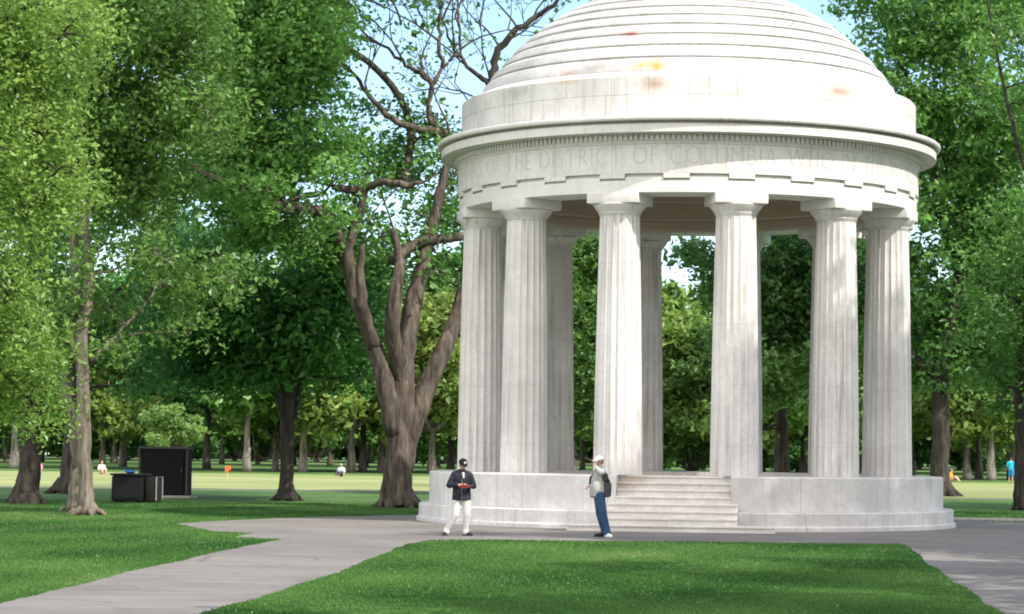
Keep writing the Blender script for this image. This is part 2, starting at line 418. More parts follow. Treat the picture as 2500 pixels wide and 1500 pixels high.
# plinths with the stair opening cut out (arc from the opening's right cheek round to its left cheek)
def ring_cut(r_out, r_in, z0, z1, half, bev=.02, prof=None):
    m = MB(); a = math.asin(half/r_out); b = math.asin(half/r_in)
    seg = 120; V = []; Fs = []
    P = prof or [(0, z0), (0, z1-bev), (-bev, z1)]
    rows = [(r_out+dr, z, a) for dr, z in P] + [(r_in, z1, b), (r_in, z0, b)]
    for (r, z, hw) in rows:
        hw = math.asin(min(.99, half/r))
        for k in range(seg+1):
            th = STA + hw + (2*math.pi-2*hw)*k/seg
            V.append((r*math.cos(th), r*math.sin(th), z))
    n = len(rows)
    for i in range(n):
        j = (i+1) % n
        for k in range(seg): Fs.append([i*(seg+1)+k, i*(seg+1)+k+1, j*(seg+1)+k+1, j*(seg+1)+k])
    Fs.append([i*(seg+1) for i in range(n)]); Fs.append([i*(seg+1)+seg for i in range(n)][::-1])
    m.add(V, Fs); return m
ring_cut(6.79, 5.0, 0, .55, SW+.18, .03, [(.06, 0), (.06, .20), (.0, .24), (0, .52), (-.03, .55)]).build('lower_plinth', M_pl, temple, angle=35)
ring_cut(6.53, 4.6, .552, PL, SW, .03).build('upper_plinth', M_pl, temple, angle=35)
m = MB(); m.lathe([(4.6, PL-.004), (4.6, .5), (0.01, .5), (0.01, PL-.004)][::-1], 96); m.build('floor', M_floor, temple)
# steps: treads run across the stair axis
sa = Vector((math.cos(STA), math.sin(STA), 0)); sb = Vector((-sa.y, sa.x, 0))
nst = 8; rise = (PL-.11)/nst; run = .30; r_top = 5.55
stairs = None
for k in range(nst):          # k=0 highest tread just below the floor
    z1 = PL-.003-rise*k if k else PL-.003
    r1 = r_top + run*k if k else r_top
    hw = SW-.003 if k < 4 else (SW+.177 if k < 7 else 2.35)
    m = MB(); r0 = 4.4 if k < 7 else 6.98
    if k == 7: r0 = 6.99
    c = sa*((r0+r1)/2); m.box((c.x, c.y, (z1-.05)/2), (r1-r0, 2*hw-.002*k, z1-.05), STA, .004)
    c = sa*((r0+r1+.035)/2); m.box((c.x, c.y, z1-.0255), (r1-r0+.035, 2*hw-.006, .049), STA, .012)
    if k == 7:
        pass
    o = m.build('step', M_step, temple, angle=40)

# columns
def flute_r(R, th, depth):
    t = ((th/(2*math.pi)*20) % 1.0)*2-1
    return R - depth*(1-t*t)**.7
def column_mesh():
    H = 7.50-PL; V = []; Fs = []; n = 20*10; rows = 20
    for i in range(rows):
        f = i/(rows-1); z = f*(H-.03)
        R = .575 + (.475-.575)*f + .012*math.sin(math.pi*f)
        dep = .036*(R/.575)
        if i >= rows-1: dep = .012
        for k in range(n):
            th = 2*math.pi*k/n; r = flute_r(R, th, dep); V.append((r*math.cos(th), r*math.sin(th), z))
    for i in range(rows-1):
        for k in range(n):
            k2 = (k+1) % n; Fs.append([i*n+k, i*n+k2, (i+1)*n+k2, (i+1)*n+k])
    m = MB(); m.add(V, Fs); m.lathe([(.01, H-.03), (.478, H-.03), (.485, H-.0), (.01, H)], 48)
    return m
zc = PL; proto = None; caps = None
for k in range(12):
    ca = STA + R_(15+30*k)
    p = rad(ca, 5.30, PL)
    if proto is None:
        proto = column_mesh().build('column', M_col, temple, angle=30)
        m = MB(); m.lathe([(.01, 6.13), (.478, 6.13), (.50, 6.145), (.492, 6.16), (.515, 6.175), (.505, 6.19), (.56, 6.26), (.615, 6.33), (.635, 6.37), (.62, 6.385), (.01, 6.386)], 64)
        caps = m.build('echinus', M_col, proto, angle=35)
        m = MB(); m.box((0.0, 0, 6.51), (1.16, 1.27, .246), 0, .012); abac = m.build('abacus', M_ent, proto, angle=35)
        c = proto
    else:
        c = proto.copy(); COL.objects.link(c); c.parent = temple
        for ch in (caps, abac):
            d = ch.copy(); COL.objects.link(d); d.parent = c
    c.location = p; c.rotation_euler = (0, 0, ca)

# entablature rings
SEG = 192
m = MB()
for k in range(24):     # raised lengths between the tabs
    a = STA+R_(15*k+7.5); w_ = R_(4.4)
    m.lathe([(5.86, 8.262), (5.86, 8.345), (5.76, 8.345), (5.76, 8.262)], 5, (0, 0), a-w_, a+w_, close=True)
m.lathe([(5.86, 7.985), (5.86, 8.26), (5.78, 8.262), (5.78, 8.42), (4.95, 8.42), (4.76, 8.30), (4.76, 7.985)], SEG, close=True); m.build('architrave', M_ent, temple, angle=30)
fz = MB(); fz.lathe([(5.895, 8.425), (5.895, 9.10), (5.93, 9.13), (5.93, 9.16), (5.2, 9.16), (5.2, 8.425)], SEG, close=True)
frieze = fz.build('frieze', M_frz, temple, angle=30)
for k in range(24):     # tabs under the frieze
    m = MB(); a = STA+R_(15*k); w_ = R_(3.0)
    m.lathe([(5.892, 8.315), (5.892, 8.424), (5.79, 8.424), (5.79, 8.315)], 4, (0, 0), a-w_, a+w_, close=True)
    m.build('frieze_tab', M_frz, frieze)
m = MB(); m.lathe([(5.935, 9.165), (5.935, 9.33), (5.5, 9.33), (5.5, 9.165)], SEG, close=True)
nd = 300
for k in range(nd):
    a = 2*math.pi*k/nd; m.lathe([(5.94, 9.20), (6.0, 9.20), (6.0, 9.325), (5.94, 9.325)], 1, (0, 0), a-.0062, a+.0062, close=True)
cor = MB(); cor.lathe([(5.5, 9.335), (6.05, 9.335), (6.10, 9.40), (6.30, 9.40), (6.32, 9.345), (6.34, 9.345), (6.345, 9.52), (6.335, 9.54), (6.16, 9.55), (6.16, 9.605), (6.43, 9.615), (6.45, 9.65), (6.45, 9.70), (6.43, 9.72), (6.32, 9.735), (5.9, 9.80), (5.0, 9.80)], SEG, close=True)
cornice = cor.build('cornice', M_cor, temple, angle=28)
m.build('dentils', M_frz, cornice, angle=30)
dr = MB(); dr.lathe([(5.0, 9.805), (5.83, 9.805), (5.83, 10.73), (5.80, 10.76), (5.42, 10.92), (5.0, 10.92)], SEG, close=True)
dr.build('drum', M_drum, temple, angle=30)
rings = [(5.36, 11.03), (5.13, 11.42), (4.85, 11.76), (4.57, 12.08), (4.27, 12.37), (3.96, 12.65), (3.60, 12.92), (3.22, 13.16), (2.80, 13.40), (2.35, 13.62), (1.85, 13.82), (1.3, 14.0), (.6, 14.15)]
pr = []
for i, (r, z) in enumerate(rings):
    r2, z2 = rings[i+1] if i+1 < len(rings) else (.02, 14.22)
    z -= .095; z2 -= .095
    pr += [(r, z), (r-.005, z+.04), ((r+r2)/2+.035, (z+z2)/2+.035), (r2+.055, z2-.06), (r2-.05, z2-.045), (r2-.05, z2)]
m = MB(); m.lathe(pr, SEG); m.build('dome', M_dome, temple, angle=25)
# inner ceiling: ring beam and shallow inner dome
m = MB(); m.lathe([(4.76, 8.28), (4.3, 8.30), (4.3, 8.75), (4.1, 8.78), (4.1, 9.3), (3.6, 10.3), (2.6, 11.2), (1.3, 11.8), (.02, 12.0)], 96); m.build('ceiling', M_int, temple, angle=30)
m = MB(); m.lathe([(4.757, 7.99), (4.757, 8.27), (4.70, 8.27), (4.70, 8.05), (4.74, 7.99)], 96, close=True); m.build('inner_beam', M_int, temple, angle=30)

# inscription
txt = "A MEMORIAL TO THE ARMED SONS AND DAUGHTERS OF THE DISTRICT OF COLUMBIA WHO IN THE WORLD WAR SERVED THEIR COUNTRY "
glyph = {}
dg = bpy.context.evaluated_depsgraph_get()
for ch in sorted(set(txt)-{' '}):
    cu = bpy.data.curves.new('g', 'FONT'); cu.body = ch; cu.size = .50; cu.extrude = .012; cu.offset = -.014; cu.resolution_u = 4
    go = bpy.data.objects.new('g', cu); COL.objects.link(go); bpy.context.view_layer.update()
    me = bpy.data.meshes.new_from_object(go.evaluated_get(bpy.context.evaluated_depsgraph_get()))
    vs = np.array([v.co[:] for v in me.vertices]); fs = [list(p.vertices) for p in me.polygons]
    vs[:, 0] -= vs[:, 0].min(); glyph[ch] = (vs, fs, vs[:, 0].max())
    bpy.data.objects.remove(go); bpy.data.curves.remove(cu); bpy.data.meshes.remove(me)
def adv(c): return .20 if c == ' ' else glyph[c][2]+.105
pos = [0]
for c in txt: pos.append(pos[-1]+adv(c))
iR = txt.index("RICT"); iM = txt.index("MBIA")
k_ = R_(35.8)/(pos[iM]-pos[iR]); a_ = R_(-25.6)-k_*pos[iR]
print('inscription span deg', math.degrees(k_*pos[-1]))
m = MB()
for c, p in zip(txt, pos):
    if c == ' ': continue
    vs, fs, wd_ = glyph[c]
    V = [rad(view+a_+k_*(p+x), 5.893+z*.6, 8.63+y*1.30) for x, y, z in vs]
    m.add(V, fs)
m.build('inscription', stone('inscription_grime', (.57, .553, .54), None, streak=.2, mottle=.3), frieze)
# ---------------------------------------------------------------- trees
def smooth_path(pts, k=5, wob=0.0):
    P = [Vector(p) for p in pts]; P = [P[0]*2-P[1]] + P + [P[-1]*2-P[-2]]; out = []
    for i in range(1, len(P)-2):
        p0, p1, p2, p3 = P[i-1:i+3]
        for j in range(k):
            t = j/k; q = .5*((2*p1)+(-p0+p2)*t+(2*p0-5*p1+4*p2-p3)*t*t+(-p0+3*p1-3*p2+p3)*t**3)
            if wob: q = q+Vector((random.gauss(0, wob), random.gauss(0, wob), random.gauss(0, wob*.5)))
            out.append(q)
    out.append(P[-2]); return out
def interp(rs, n):
    return list(np.interp(np.linspace(0, len(rs)-1, n), range(len(rs)), rs))
def make_leaves(name, C, size, tint, mat, parent):
    """C: leaf centres (n,3). one folded rhombus per leaf"""
    n = len(C); s = size*np.clip(rng.lognormal(-.05, .32, n), .45, 2.0)
    nrm = rng.normal(size=(n, 3)); nrm[:, 2] += np.sign(nrm[:, 2])*.35; nrm /= np.linalg.norm(nrm, axis=1)[:, None]
    t = rng.normal(size=(n, 3)); t -= (t*nrm).sum(1)[:, None]*nrm; t /= np.linalg.norm(t, axis=1)[:, None]
    b = np.cross(nrm, t); s = s[:, None]
    V = np.stack([C-t*s*.6, C+b*s*.36-t*s*.05, C+t*s*.65, C-b*s*.36+t*s*.05], 1)
    V[:, 0] -= nrm*s*.12; V[:, 2] -= nrm*s*.18
    return mesh_np(name, V.reshape(-1, 3), np.arange(4*n), np.full(n, 4), mat, parent, False, tint)
class Tree:
    def __init__(s, name, base, label, cat='tree', group=None):
        s.base = Vector(base); s.root = tag(empty(name, base), label, cat, group); s.mb = MB(); s.sk = []; s.L = []; s.T = []
    def limb(s, pts, rs, sides=10, wob=.02, jit=.05, sk=True, k=5):
        P = smooth_path([Vector(p)-s.base for p in pts], k, 0); n = len(P)
        P = [P[0]]+[p+Vector((random.gauss(0, wob), random.gauss(0, wob), random.gauss(0, wob))) for p in P[1:]]
        rr = interp(rs, n); s.mb.tube(P, rr, sides, jit)
        if sk: s.sk += list(zip(P, rr))
        return P, rr
    def px(s, pts, rs, **kw):   # points given as (u, v, depth) of the photograph
        return s.limb([at(u, v, Y) for u, v, Y in pts], rs, **kw)
    def roots(s, r, h=.5, n=6, spread=1.5):
        for i in range(n):
            a = 2*math.pi*i/n+random.uniform(-.3, .3); d = Vector((math.cos(a), math.sin(a), 0))
            s.mb.tube([d*r*.35+Vector((0, 0, h*1.3)), d*r*.75+Vector((0, 0, h*.5)), d*r*spread*.9+Vector((0, 0, .09)), d*r*spread*1.35+Vector((0, 0, -.06))],
                      [r*.30, r*.34, r*.26, r*.12], 8, .05)
    def leafball(s, c, r, n, spread=.28, clusters=None, flat=.75, tint=.5, tv=.2):
        c = Vector(c); m = clusters or max(4, int(n/24)); cl = rng.normal(size=(m, 3)); cl /= np.linalg.norm(cl, axis=1)[:, None]
        cl *= (rng.uniform(0.05, 1, m)**.42)[:, None]*r; cl[:, 2] *= flat
        idx = rng.integers(0, m, n); P = cl[idx]+rng.normal(size=(n, 3))*spread*np.array([1, 1, .55]) + np.array(c[:])
        ct = np.clip(rng.normal(tint, tv, m), 0, 1)[idx]
        s.L.append(P); s.T.append(np.clip(ct+rng.normal(0, .09, n), 0, 1)); return cl+np.array(c[:])
    def blob(s, c, r, n, twigs=6, spread=.28, tint=.5, flat=.75, br=None, attach=True, tv=.16):
        c = Vector(c)-s.base; cl = s.leafball(c, r, n, spread, flat=flat, tint=tint, tv=tv)
        if attach and s.sk:
            best = min(s.sk, key=lambda q: (q[0]-c).length + max(0, q[0].z-c.z+.3)*2.0)
            p0 = best[0]; d = c-p0; L = d.length
            r0 = min(best[1]*.6, .035+.016*L+.02*r) if br is None else br
            mid = p0+d*.5+Vector((random.gauss(0, .08*L), random.gauss(0, .08*L), -.02*L+random.gauss(0, .05*L)))
            P = smooth_path([p0, p0.lerp(mid, .5)+Vector((0, 0, .04*L)), mid, c], 4); rr = interp([r0, r0*.75, r0*.55, r0*.3], len(P))
            s.mb.tube(P, rr, 7, .04); s.sk += list(zip(P[3:], rr[3:]))
        for i in range(twigs):
            q = Vector(cl[random.randrange(len(cl))]); d = q-c
            st = c+Vector((random.gauss(0, .1), random.gauss(0, .1), random.gauss(0, .1)))*r
            s.mb.tube([st, st+d*.5+Vector((0, 0, random.uniform(-.12, .16)*r)), q], [.022, .014, .006], 4, 0, False)
    def fill(s, boxes, n_blob, rr, nl, Y, tint=.5, spread=.28, twigs=5, flat=.75, tv=.16, dt=0.0):
        """blobs scattered in picture boxes (u0,v0,u1,v1) between depths Y"""
        area = [(b[2]-b[0])*(b[3]-b[1]) for b in boxes]; tot = sum(area)
        for b, a in zip(boxes, area):
            for i in range(max(1, round(n_blob*a/tot))):
                c = at(random.uniform(b[0], b[2]), random.uniform(b[1], b[3]), random.uniform(*Y)); r = random.uniform(*rr)
                s.blob(c, r, int(nl*(r/rr[1])**2), twigs, spread, tint+random.uniform(-.1, .1)+dt, flat, tv=tv)
    def fractal(s, p, d, L, r, lev, leafn, spread=.2, tint=.4, ang=.6, nb=3):
        """bare branching twigs with sparse leaves at the tips"""
        p = Vector(p); d = Vector(d).normalized(); pts = [p]; q = p; dd = d.copy()
        for i in range(4):
            dd = (dd+Vector((random.gauss(0, .16), random.gauss(0, .16), random.gauss(.03, .14)))).normalized(); q = q+dd*L/4; pts.append(q)
        s.mb.tube(pts, [r, r*.85, r*.7, r*.58, r*.45], 6 if r > .03 else 4, .03, False)
        if lev == 0:
            s.leafball(q, .25, leafn, spread, clusters=4, tint=tint); return
        for i in range(nb):
            src = pts[random.choice([2, 3, 4, 4])]
            nd_ = (dd+Vector((random.gauss(0, ang), random.gauss(0, ang), random.gauss(.1, ang*.8)))).normalized()
            s.fractal(src, nd_, L*random.uniform(.55, .85), r*.55, lev-1, leafn, spread, tint, ang, nb)
    def done(s, bmat, lmat, lsize):
        tr = s.mb.build('trunk', bmat, s.root, smooth=True)
        if s.L:
            C = np.concatenate(s.L); T = np.concatenate(s.T)
            keep = C[:, 2] > .25
            cr = make_leaves('crown', C[keep], lsize, T[keep], lmat, s.root)
        return s.root

B_elm = bark('elm_bark', (.105, .084, .068), (.235, .192, .160)); B_dark = bark('shaded_dark_bark', (.045, .038, .032), (.10, .082, .068)); B_pale = bark('pale_bark', (.17, .145, .115), (.30, .265, .22))  # the dark bark is deepened, putting the shade on those trunks into its colour
L_mid = leaf('elm_leaves', (0.057, 0.155, 0.029), (0.189, 0.382, 0.078), (0.298, 0.465, 0.127))
L_dark = leaf('dark_leaves', (0.037, 0.117, 0.029), (0.132, 0.304, 0.071), (0.218, 0.388, 0.094))
L_near = leaf('yellow_green_leaves', (0.097, 0.207, 0.031), (0.270, 0.453, 0.086), (0.391, 0.543, 0.141))
L_yel = leaf('yellow_leaves', (0.089, 0.171, 0.030), (0.262, 0.378, 0.080), (0.399, 0.488, 0.147))
L_bg = leaf('park_leaves', (0.057, 0.148, 0.034), (0.184, 0.349, 0.078), (0.287, 0.427, 0.127))

# the many stemmed elm left of the rotunda
b = G(974, 1240); Y5 = b.y/K
t = Tree('elm_tree', b, 'thick pale barked elm splitting into several stems just left of the rotunda')
t.px([(974, 1240, Y5), (970, 1200, Y5), (974, 1110, Y5), (980, 1010, Y5), (984, 930, Y5)], [.60, .47, .41, .39, .30], sides=20, jit=.10, wob=.01)
t.roots(.52, .5, 7, 1.3)
t.px([(968, 1060, Y5-.1), (940, 930, Y5-.2), (900, 810, Y5-.3), (862, 700, Y5-.2), (850, 620, Y5-.3), (872, 540, Y5-.4), (893, 462, Y5-.5)], [.33, .28, .25, .22, .18, .14, .11], sides=14, jit=.07)
t.px([(893, 462, Y5-.5), (850, 462, Y5-.8), (812, 455, Y5-1)], [.12, .12, .08])
t.px([(893, 462, Y5-.5), (935, 445, Y5-.8), (985, 452, Y5-1), (1030, 446, Y5-1)], [.12, .10, .12, .05])
t.px([(984, 1000, Y5), (990, 870, Y5+.1), (1008, 740, Y5+.4), (1040, 615, Y5+.8), (1062, 520, Y5+1), (1085, 430, Y5+1.2), (1100, 330, Y5+1.3)], [.36, .31, .27, .22, .17, .14, .11], sides=14, jit=.07)
t.px([(984, 1010, Y5+.15), (976, 900, Y5-.1), (958, 800, Y5-.5), (966, 700, Y5-.6), (975, 640, Y5-.4), (960, 560, Y5-.4)], [.24, .27, .24, .2, .16, .1], sides=14, jit=.07)
t.px([(982, 1150, Y5+.1), (1005, 1050, Y5+.15), (1040, 945, Y5+.3), (1085, 850, Y5+.6), (1125, 740, Y5+1), (1150, 600, Y5+1.6), (1160, 480, Y5+2)], [.30, .34, .31, .27, .23, .18, .12], sides=14, jit=.07)
t.px([(915, 850, Y5-.3), (888, 760, Y5-.7), (880, 670, Y5-.9), (884, 600, Y5-1)], [.24, .17, .14, .08])
t.px([(955, 640, Y5), (1010, 600, Y5+.4), (1070, 585, Y5+.7), (1140, 575, Y5+1)], [.16, .16, .15, .14])
t.px([(848, 640, Y5), (815, 560, Y5-.6), (770, 515, Y5-1.2), (700, 508, Y5-3), (650, 500, Y5-3.8), (575, 450, Y5-4.6), (500, 425, Y5-5), (440, 380, Y5-5.3)], [.22, .2, .2, .17, .14, .12, .09, .05])
t.px([(850, 600, Y5), (790, 590, Y5+1), (720, 570, Y5+2), (640, 560, Y5+3)], [.2, .16, .13, .08])
t.px([(985, 452, Y5+1), (1000, 300, Y5+2), (900, 150, Y5), (700, 60, Y5-3)], [.13, .12, .10, .06])
t.px([(700, 508, Y5-2), (640, 380, Y5-2.5), (620, 200, Y5-2.5), (660, 20, Y5-2)], [.14, .11, .09, .06])
# bare forking limbs against the sky
t.px([(1095, 330, Y5+1.3), (1040, 318, Y5+1), (970, 300, Y5+.8), (900, 235, Y5+.6), (862, 180, Y5+.5), (815, 140, Y5+.3)], [.14, .13, .10, .07, .05, .03], wob=.03)
t.px([(1085, 325, Y5+1.2), (1055, 300, Y5+1.2), (1045, 255, Y5+1.1), (1060, 200, Y5+1.0), (1095, 150, Y5+1)], [.11, .10, .09, .07, .05], wob=.03)
t.px([(1055, 205, Y5+1), (1030, 180, Y5+1), (990, 160, Y5+1), (930, 110, Y5+1), (860, 90, Y5+.8)], [.08, .08, .06, .04, .02], wob=.04)
t.px([(1080, 165, Y5+1), (1072, 100, Y5+1.1), (1075, 20, Y5+1.2), (1060, -60, Y5+1.3)], [.07, .06, .05, .03], wob=.04)
t.px([(1095, 150, Y5+1), (1125, 120, Y5+1), (1120, 40, Y5+1), (1130, -60, Y5+1)], [.05, .045, .04, .03], wob=.04)
for (u, v, du, dv, L, lv) in [(862, 180, -1, .8, 1.8, 2), (900, 235, -.2, 1, 1.8, 2), (930, 110, -1, .5, 1.9, 3), (990, 160, -.6, .8, 1.7, 3), (1030, 180, -.3, 1, 1.6, 2), (1072, 100, -.8, .7, 1.9, 3), (1075, 20, -.3, 1, 1.8, 3),
                              (1120, 60, .5, 1, 1.6, 3), (1125, 120, 1, .6, 1.6, 2), (1075, 60, .4, 1, 1.8, 2), (860, 90, -.6, .6, 1.4, 3), (1100, 330, -.2, 1, 1.8, 2), (1062, 520, .6, .7, 1.4, 2), (880, 30, -.3, .6, 1.6, 3), (980, 60, -.3, .6, 1.6, 3), (1000, 0, .2, .6, 1.8, 2), (940, 20, -.8, .4, 1.6, 2), (962, 565, -.2, 1, 1.3, 2), (884, 605, .1, 1, 1.2, 2), (1028, 448, .9, .5, 1.2, 2), (812, 455, -1, .3, 1.2, 2), (1140, 560, .3, 1, 1.4, 2)]:
    t.fractal(at(u, v, Y5+1)-t.base, (du, random.uniform(-.3, .3), dv), L, .04, lv, 9, .2, .35, .55)
t.fill([(500, -80, 790, 470)], 46, (1.0, 1.7), 1400, (Y5-3.5, Y5+1), .58, .3)
t.fill([(540, 420, 850, 570)], 6, (.5, .8), 420, (Y5-6, Y5-4), .6, .3)
t.fill([(420, 320, 640, 480)], 7, (.8, 1.2), 700, (Y5-1, Y5+3), .5, .3)
t.fill([(560, 380, 860, 610)], 12, (.8, 1.3), 800, (Y5-1.5, Y5+2), .5, .3)
t.fill([(770, 400, 1140, 640)], 16, (.6, 1.0), 420, (Y5+3, Y5+8), .4, .35)
t.fill([(780, 240, 1110, 440)], 14, (.6, 1.1), 330, (Y5, Y5+4), .35, .35)
t.fill([(840, 480, 1150, 700)], 14, (.55, 1.0), 300, (Y5+.5, Y5+4), .45, .35)
t.fill([(830, -520, 1180, -110)], 22, (1.4, 2.2), 700, (Y5-14, Y5), .5, .45, twigs=1)  # unseen overhead crown, added to shade the ground at left
t.fill([(900, -650, 1750, -130)], 34, (1.6, 2.4), 700, (Y5+2, Y5+14), .5, .45, twigs=1)  # more unseen crown above and behind the dome, added for that ground shade
t.done(B_elm, L_mid, .15)

# slim twin trees at the left
b = G(212, 1258); Y3 = b.y/K
t = Tree('slender_tree', b, 'slender pale trunk running straight up the left side in front of its leaning twin')
t.px([(212, 1258, Y3), (209, 1190, Y3), (206, 1060, Y3), (202, 940, Y3), (200, 820, Y3), (218, 700, Y3+.1), (208, 560, Y3+.2), (204, 440, Y3+.3), (212, 330, Y3+.3), (230, 180, Y3+.3), (240, 0, Y3+.3)], [.26, .19, .175, .17, .165, .13, .115, .105, .09, .07, .05], sides=14, jit=.06, wob=.012)
t.roots(.27, .28, 6, 1.5)
t.px([(190, 860, Y3+.3), (184, 800, Y3+.4), (190, 700, Y3+.6), (176, 560, Y3+1), (150, 400, Y3+1.5)], [.18, .2, .15, .1, .06])
t.px([(225, 880, Y3), (265, 840, Y3+.6), (310, 790, Y3+1.2), (370, 720, Y3+2), (420, 640, Y3+3)], [.07, .055, .04, .025, .012])
t.px([(212, 400, Y3+.3), (270, 330, Y3+.5), (340, 300, Y3+1)], [.09, .07, .03])
t.px([(208, 440, Y3+.3), (150, 380, Y3), (90, 340, Y3-.5), (20, 330, Y3-1)], [.09, .07, .05, .03])
t.fill([(60, -120, 520, 330)], 46, (1.0, 1.6), 1500, (Y3-3, Y3+4), .6, .28)
t.fill([(60, 300, 420, 560)], 16, (.7, 1.2), 900, (Y3+1, Y3+5), .5, .28)
t.fill([(110, 560, 330, 900)], 7, (.4, .8), 320, (Y3-1, Y3+2), .5, .28)
t.fill([(240, 600, 560, 830)], 9, (.6, 1.0), 460, (Y3-1, Y3+3), .45, .3)
t.done(B_pale, L_mid, .13)
b = G(178, 1250); Y2 = b.y/K
t = Tree('leaning_tree', b, 'curved pale trunk bending left beside the straight slender tree')
t.px([(178, 1250, Y2), (182, 1180, Y2), (185, 1080, Y2), (176, 1010, Y2), (158, 950, Y2), (140, 890, Y2+.2), (128, 800, Y2+.4), (120, 700, Y2+.6)], [.2, .135, .125, .125, .13, .13, .11, .08], sides=12)
t.roots(.2, .2, 4, 1.6)
t.fill([(40, 560, 190, 860)], 8, (.7, 1.1), 600, (Y2-1, Y2+2), .5, .28)
t.done(B_pale, L_mid, .13)
b = G(62, 1230); Y1 = b.y/K
t = Tree('dark_trunk_tree', b, 'stout dark trunk with a flared foot nearest the left edge')
t.px([(62, 1230, Y1), (66, 1190, Y1), (74, 1110, Y1), (80, 1010, Y1), (84, 900, Y1), (80, 760, Y1), (70, 600, Y1)], [.52, .36, .30, .28, .26, .22, .15], sides=16, jit=.08)
t.roots(.44, .4, 6, 1.2)
t.px([(84, 930, Y1), (130, 860, Y1+.5), (200, 780, Y1+1), (300, 700, Y1+1.5)], [.2, .15, .12, .06])
t.fill([(-150, 250, 210, 880)], 26, (1.1, 1.7), 900, (Y1-1, Y1+4), .4, .32)
t.done(B_dark, L_dark, .17)
b = G(160, 1206); Yb = b.y/K
t = Tree('dark_trunk_tree', b, 'black trunk half hidden behind the leaning pale tree', )
t.px([(160, 1206, Yb), (170, 1160, Yb), (176, 1040, Yb), (178, 900, Yb), (182, 780, Yb), (200, 640, Yb)], [.6, .34, .28, .28, .24, .14], sides=14)
t.roots(.5, .4, 5, 1.3)
t.px([(180, 900, Yb), (230, 850, Yb), (330, 790, Yb), (450, 720, Yb), (520, 700, Yb)], [.2, .17, .13, .08, .04])
t.px([(180, 930, Yb), (240, 880, Yb), (300, 860, Yb), (400, 850, Yb)], [.14, .1, .08, .04])
t.fill([(240, 400, 640, 600)], 6, (1.0, 1.6), 700, (Yb, Yb+5), .45, .35)
t.fill([(60, 480, 480, 620)], 8, (1.1, 1.6), 560, (Yb, Yb+4), .4, .35)
t.fill([(290, 700, 620, 930)], 12, (1.0, 1.6), 800, (Yb-1, Yb+4), .35, .35)
t.done(B_dark, L_dark, .19)

# near tree whose boughs hang into the left edge
t = Tree('overhanging_tree', (-13.2, 47.5*K, 0), 'bright yellow green tree leaning in from the left edge nearest the camera')
t.limb([(-13.2, 47.5*K, 0), (-13.1, 47.5*K, 2), (-12.8, 47.4*K, 4.5), (-12.2, 47.2*K, 7), (-11.6, 47.0*K, 9.5), (-11, 47.0*K, 12)], [.5, .36, .3, .24, .17, .08], 14)
t.roots(.45, .4, 6, 1.3)
t.limb([(-12.8, 47.4*K, 4.3), (-11.3, 46.6*K, 4.4), (-10, 46.0*K, 4.0), (-9, 45.6*K, 3.4)], [.14, .1, .06, .03])
t.limb([(-12.4, 47.3*K, 6.3), (-10.8, 46.6*K, 6.9), (-9.4, 46.0*K, 7.0), (-8.2, 45.6*K, 6.6)], [.16, .11, .07, .03])
t.limb([(-11.9, 47.1*K, 8.3), (-10.4, 46.5*K, 9.2), (-8.8, 46.0*K, 9.6)], [.15, .1, .04])
for bx, nb, dt in [((-160, -60, 260, 130), 13, .0), ((-160, 100, 190, 420), 18, .02), ((-160, 400, 150, 700), 15, 0), ((-160, 700, 150, 900), 8, 0), ((-160, 880, 110, 1010), 6, 0)]:
    t.fill([bx], nb, (.55, .95), 1500, (44.5, 48.5), .5+dt, .2, flat=.8, twigs=7)
t.done(B_dark, L_near, .075)

# forked dark tree in the middle distance
b = G(700, 1223); Y4 = b.y/K
t = Tree('forked_tree', b, 'dark forked tree standing alone between the black cabinet and the elm')
t.px([(700, 1223, Y4), (701, 1180, Y4), (702, 1090, Y4), (700, 1010, Y4), (690, 960, Y4)], [.42, .235, .22, .235, .22], sides=14)
t.roots(.34, .35, 6, 1.3)
t.px([(698, 1020, Y4), (680, 950, Y4), (655, 880, Y4), (640, 820, Y4), (600, 720, Y4+.5), (560, 640, Y4+1)], [.2, .19, .17, .14, .1, .06])
t.px([(702, 1020, Y4), (712, 950, Y4), (722, 890, Y4), (720, 800, Y4), (740, 700, Y4)], [.22, .2, .17, .12, .07])
t.px([(706, 1040, Y4), (722, 1000, Y4+.2), (735, 930, Y4+.5), (770, 850, Y4+1)], [.12, .11, .1, .06])
t.fill([(430, 600, 880, 830)], 36, (1.2, 1.9), 1000, (Y4-3, Y4+4), .42, .35)
t.fill([(400, 800, 900, 930)], 18, (1.0, 1.5), 760, (Y4-1, Y4+4), .42, .35)
t.done(B_dark, L_dark, .2)

# right of the rotunda
b = G(2296, 1212); Y6 = b.y/K
t = Tree('dark_trunk_tree', b, 'tall tree with a straight black trunk just right of the rotunda')
t.px([(2296, 1212, Y6), (2294, 1170, Y6), (2296, 1080, Y6), (2296, 980, Y6), (2298, 910, Y6), (2310, 850, Y6), (2330, 760, Y6), (2350, 600, Y6), (2380, 400, Y6)], [.66, .42, .38, .37, .38, .30, .24, .18, .1], sides=16, jit=.05)
t.roots(.6, .5, 6, 1.3)
t.px([(2290, 930, Y6), (2265, 900, Y6), (2230, 870, Y6), (2190, 800, Y6), (2150, 700, Y6)], [.25, .18, .15, .12, .06])
t.px([(2305, 900, Y6), (2340, 850, Y6), (2400, 840, Y6), (2460, 780, Y6)], [.2, .15, .11, .06])
t.px([(2350, 600, Y6), (2440, 400, Y6+1), (2500, 320, Y6+1)], [.2, .12, .06])
t.px([(2340, 660, Y6), (2290, 500, Y6), (2260, 300, Y6), (2180, 120, Y6)], [.2, .15, .1, .06])
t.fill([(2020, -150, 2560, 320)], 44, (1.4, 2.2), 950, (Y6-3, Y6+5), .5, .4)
t.fill([(2190, 300, 2560, 600)], 34, (1.3, 2.1), 900, (Y6-3, Y6+5), .36, .4)
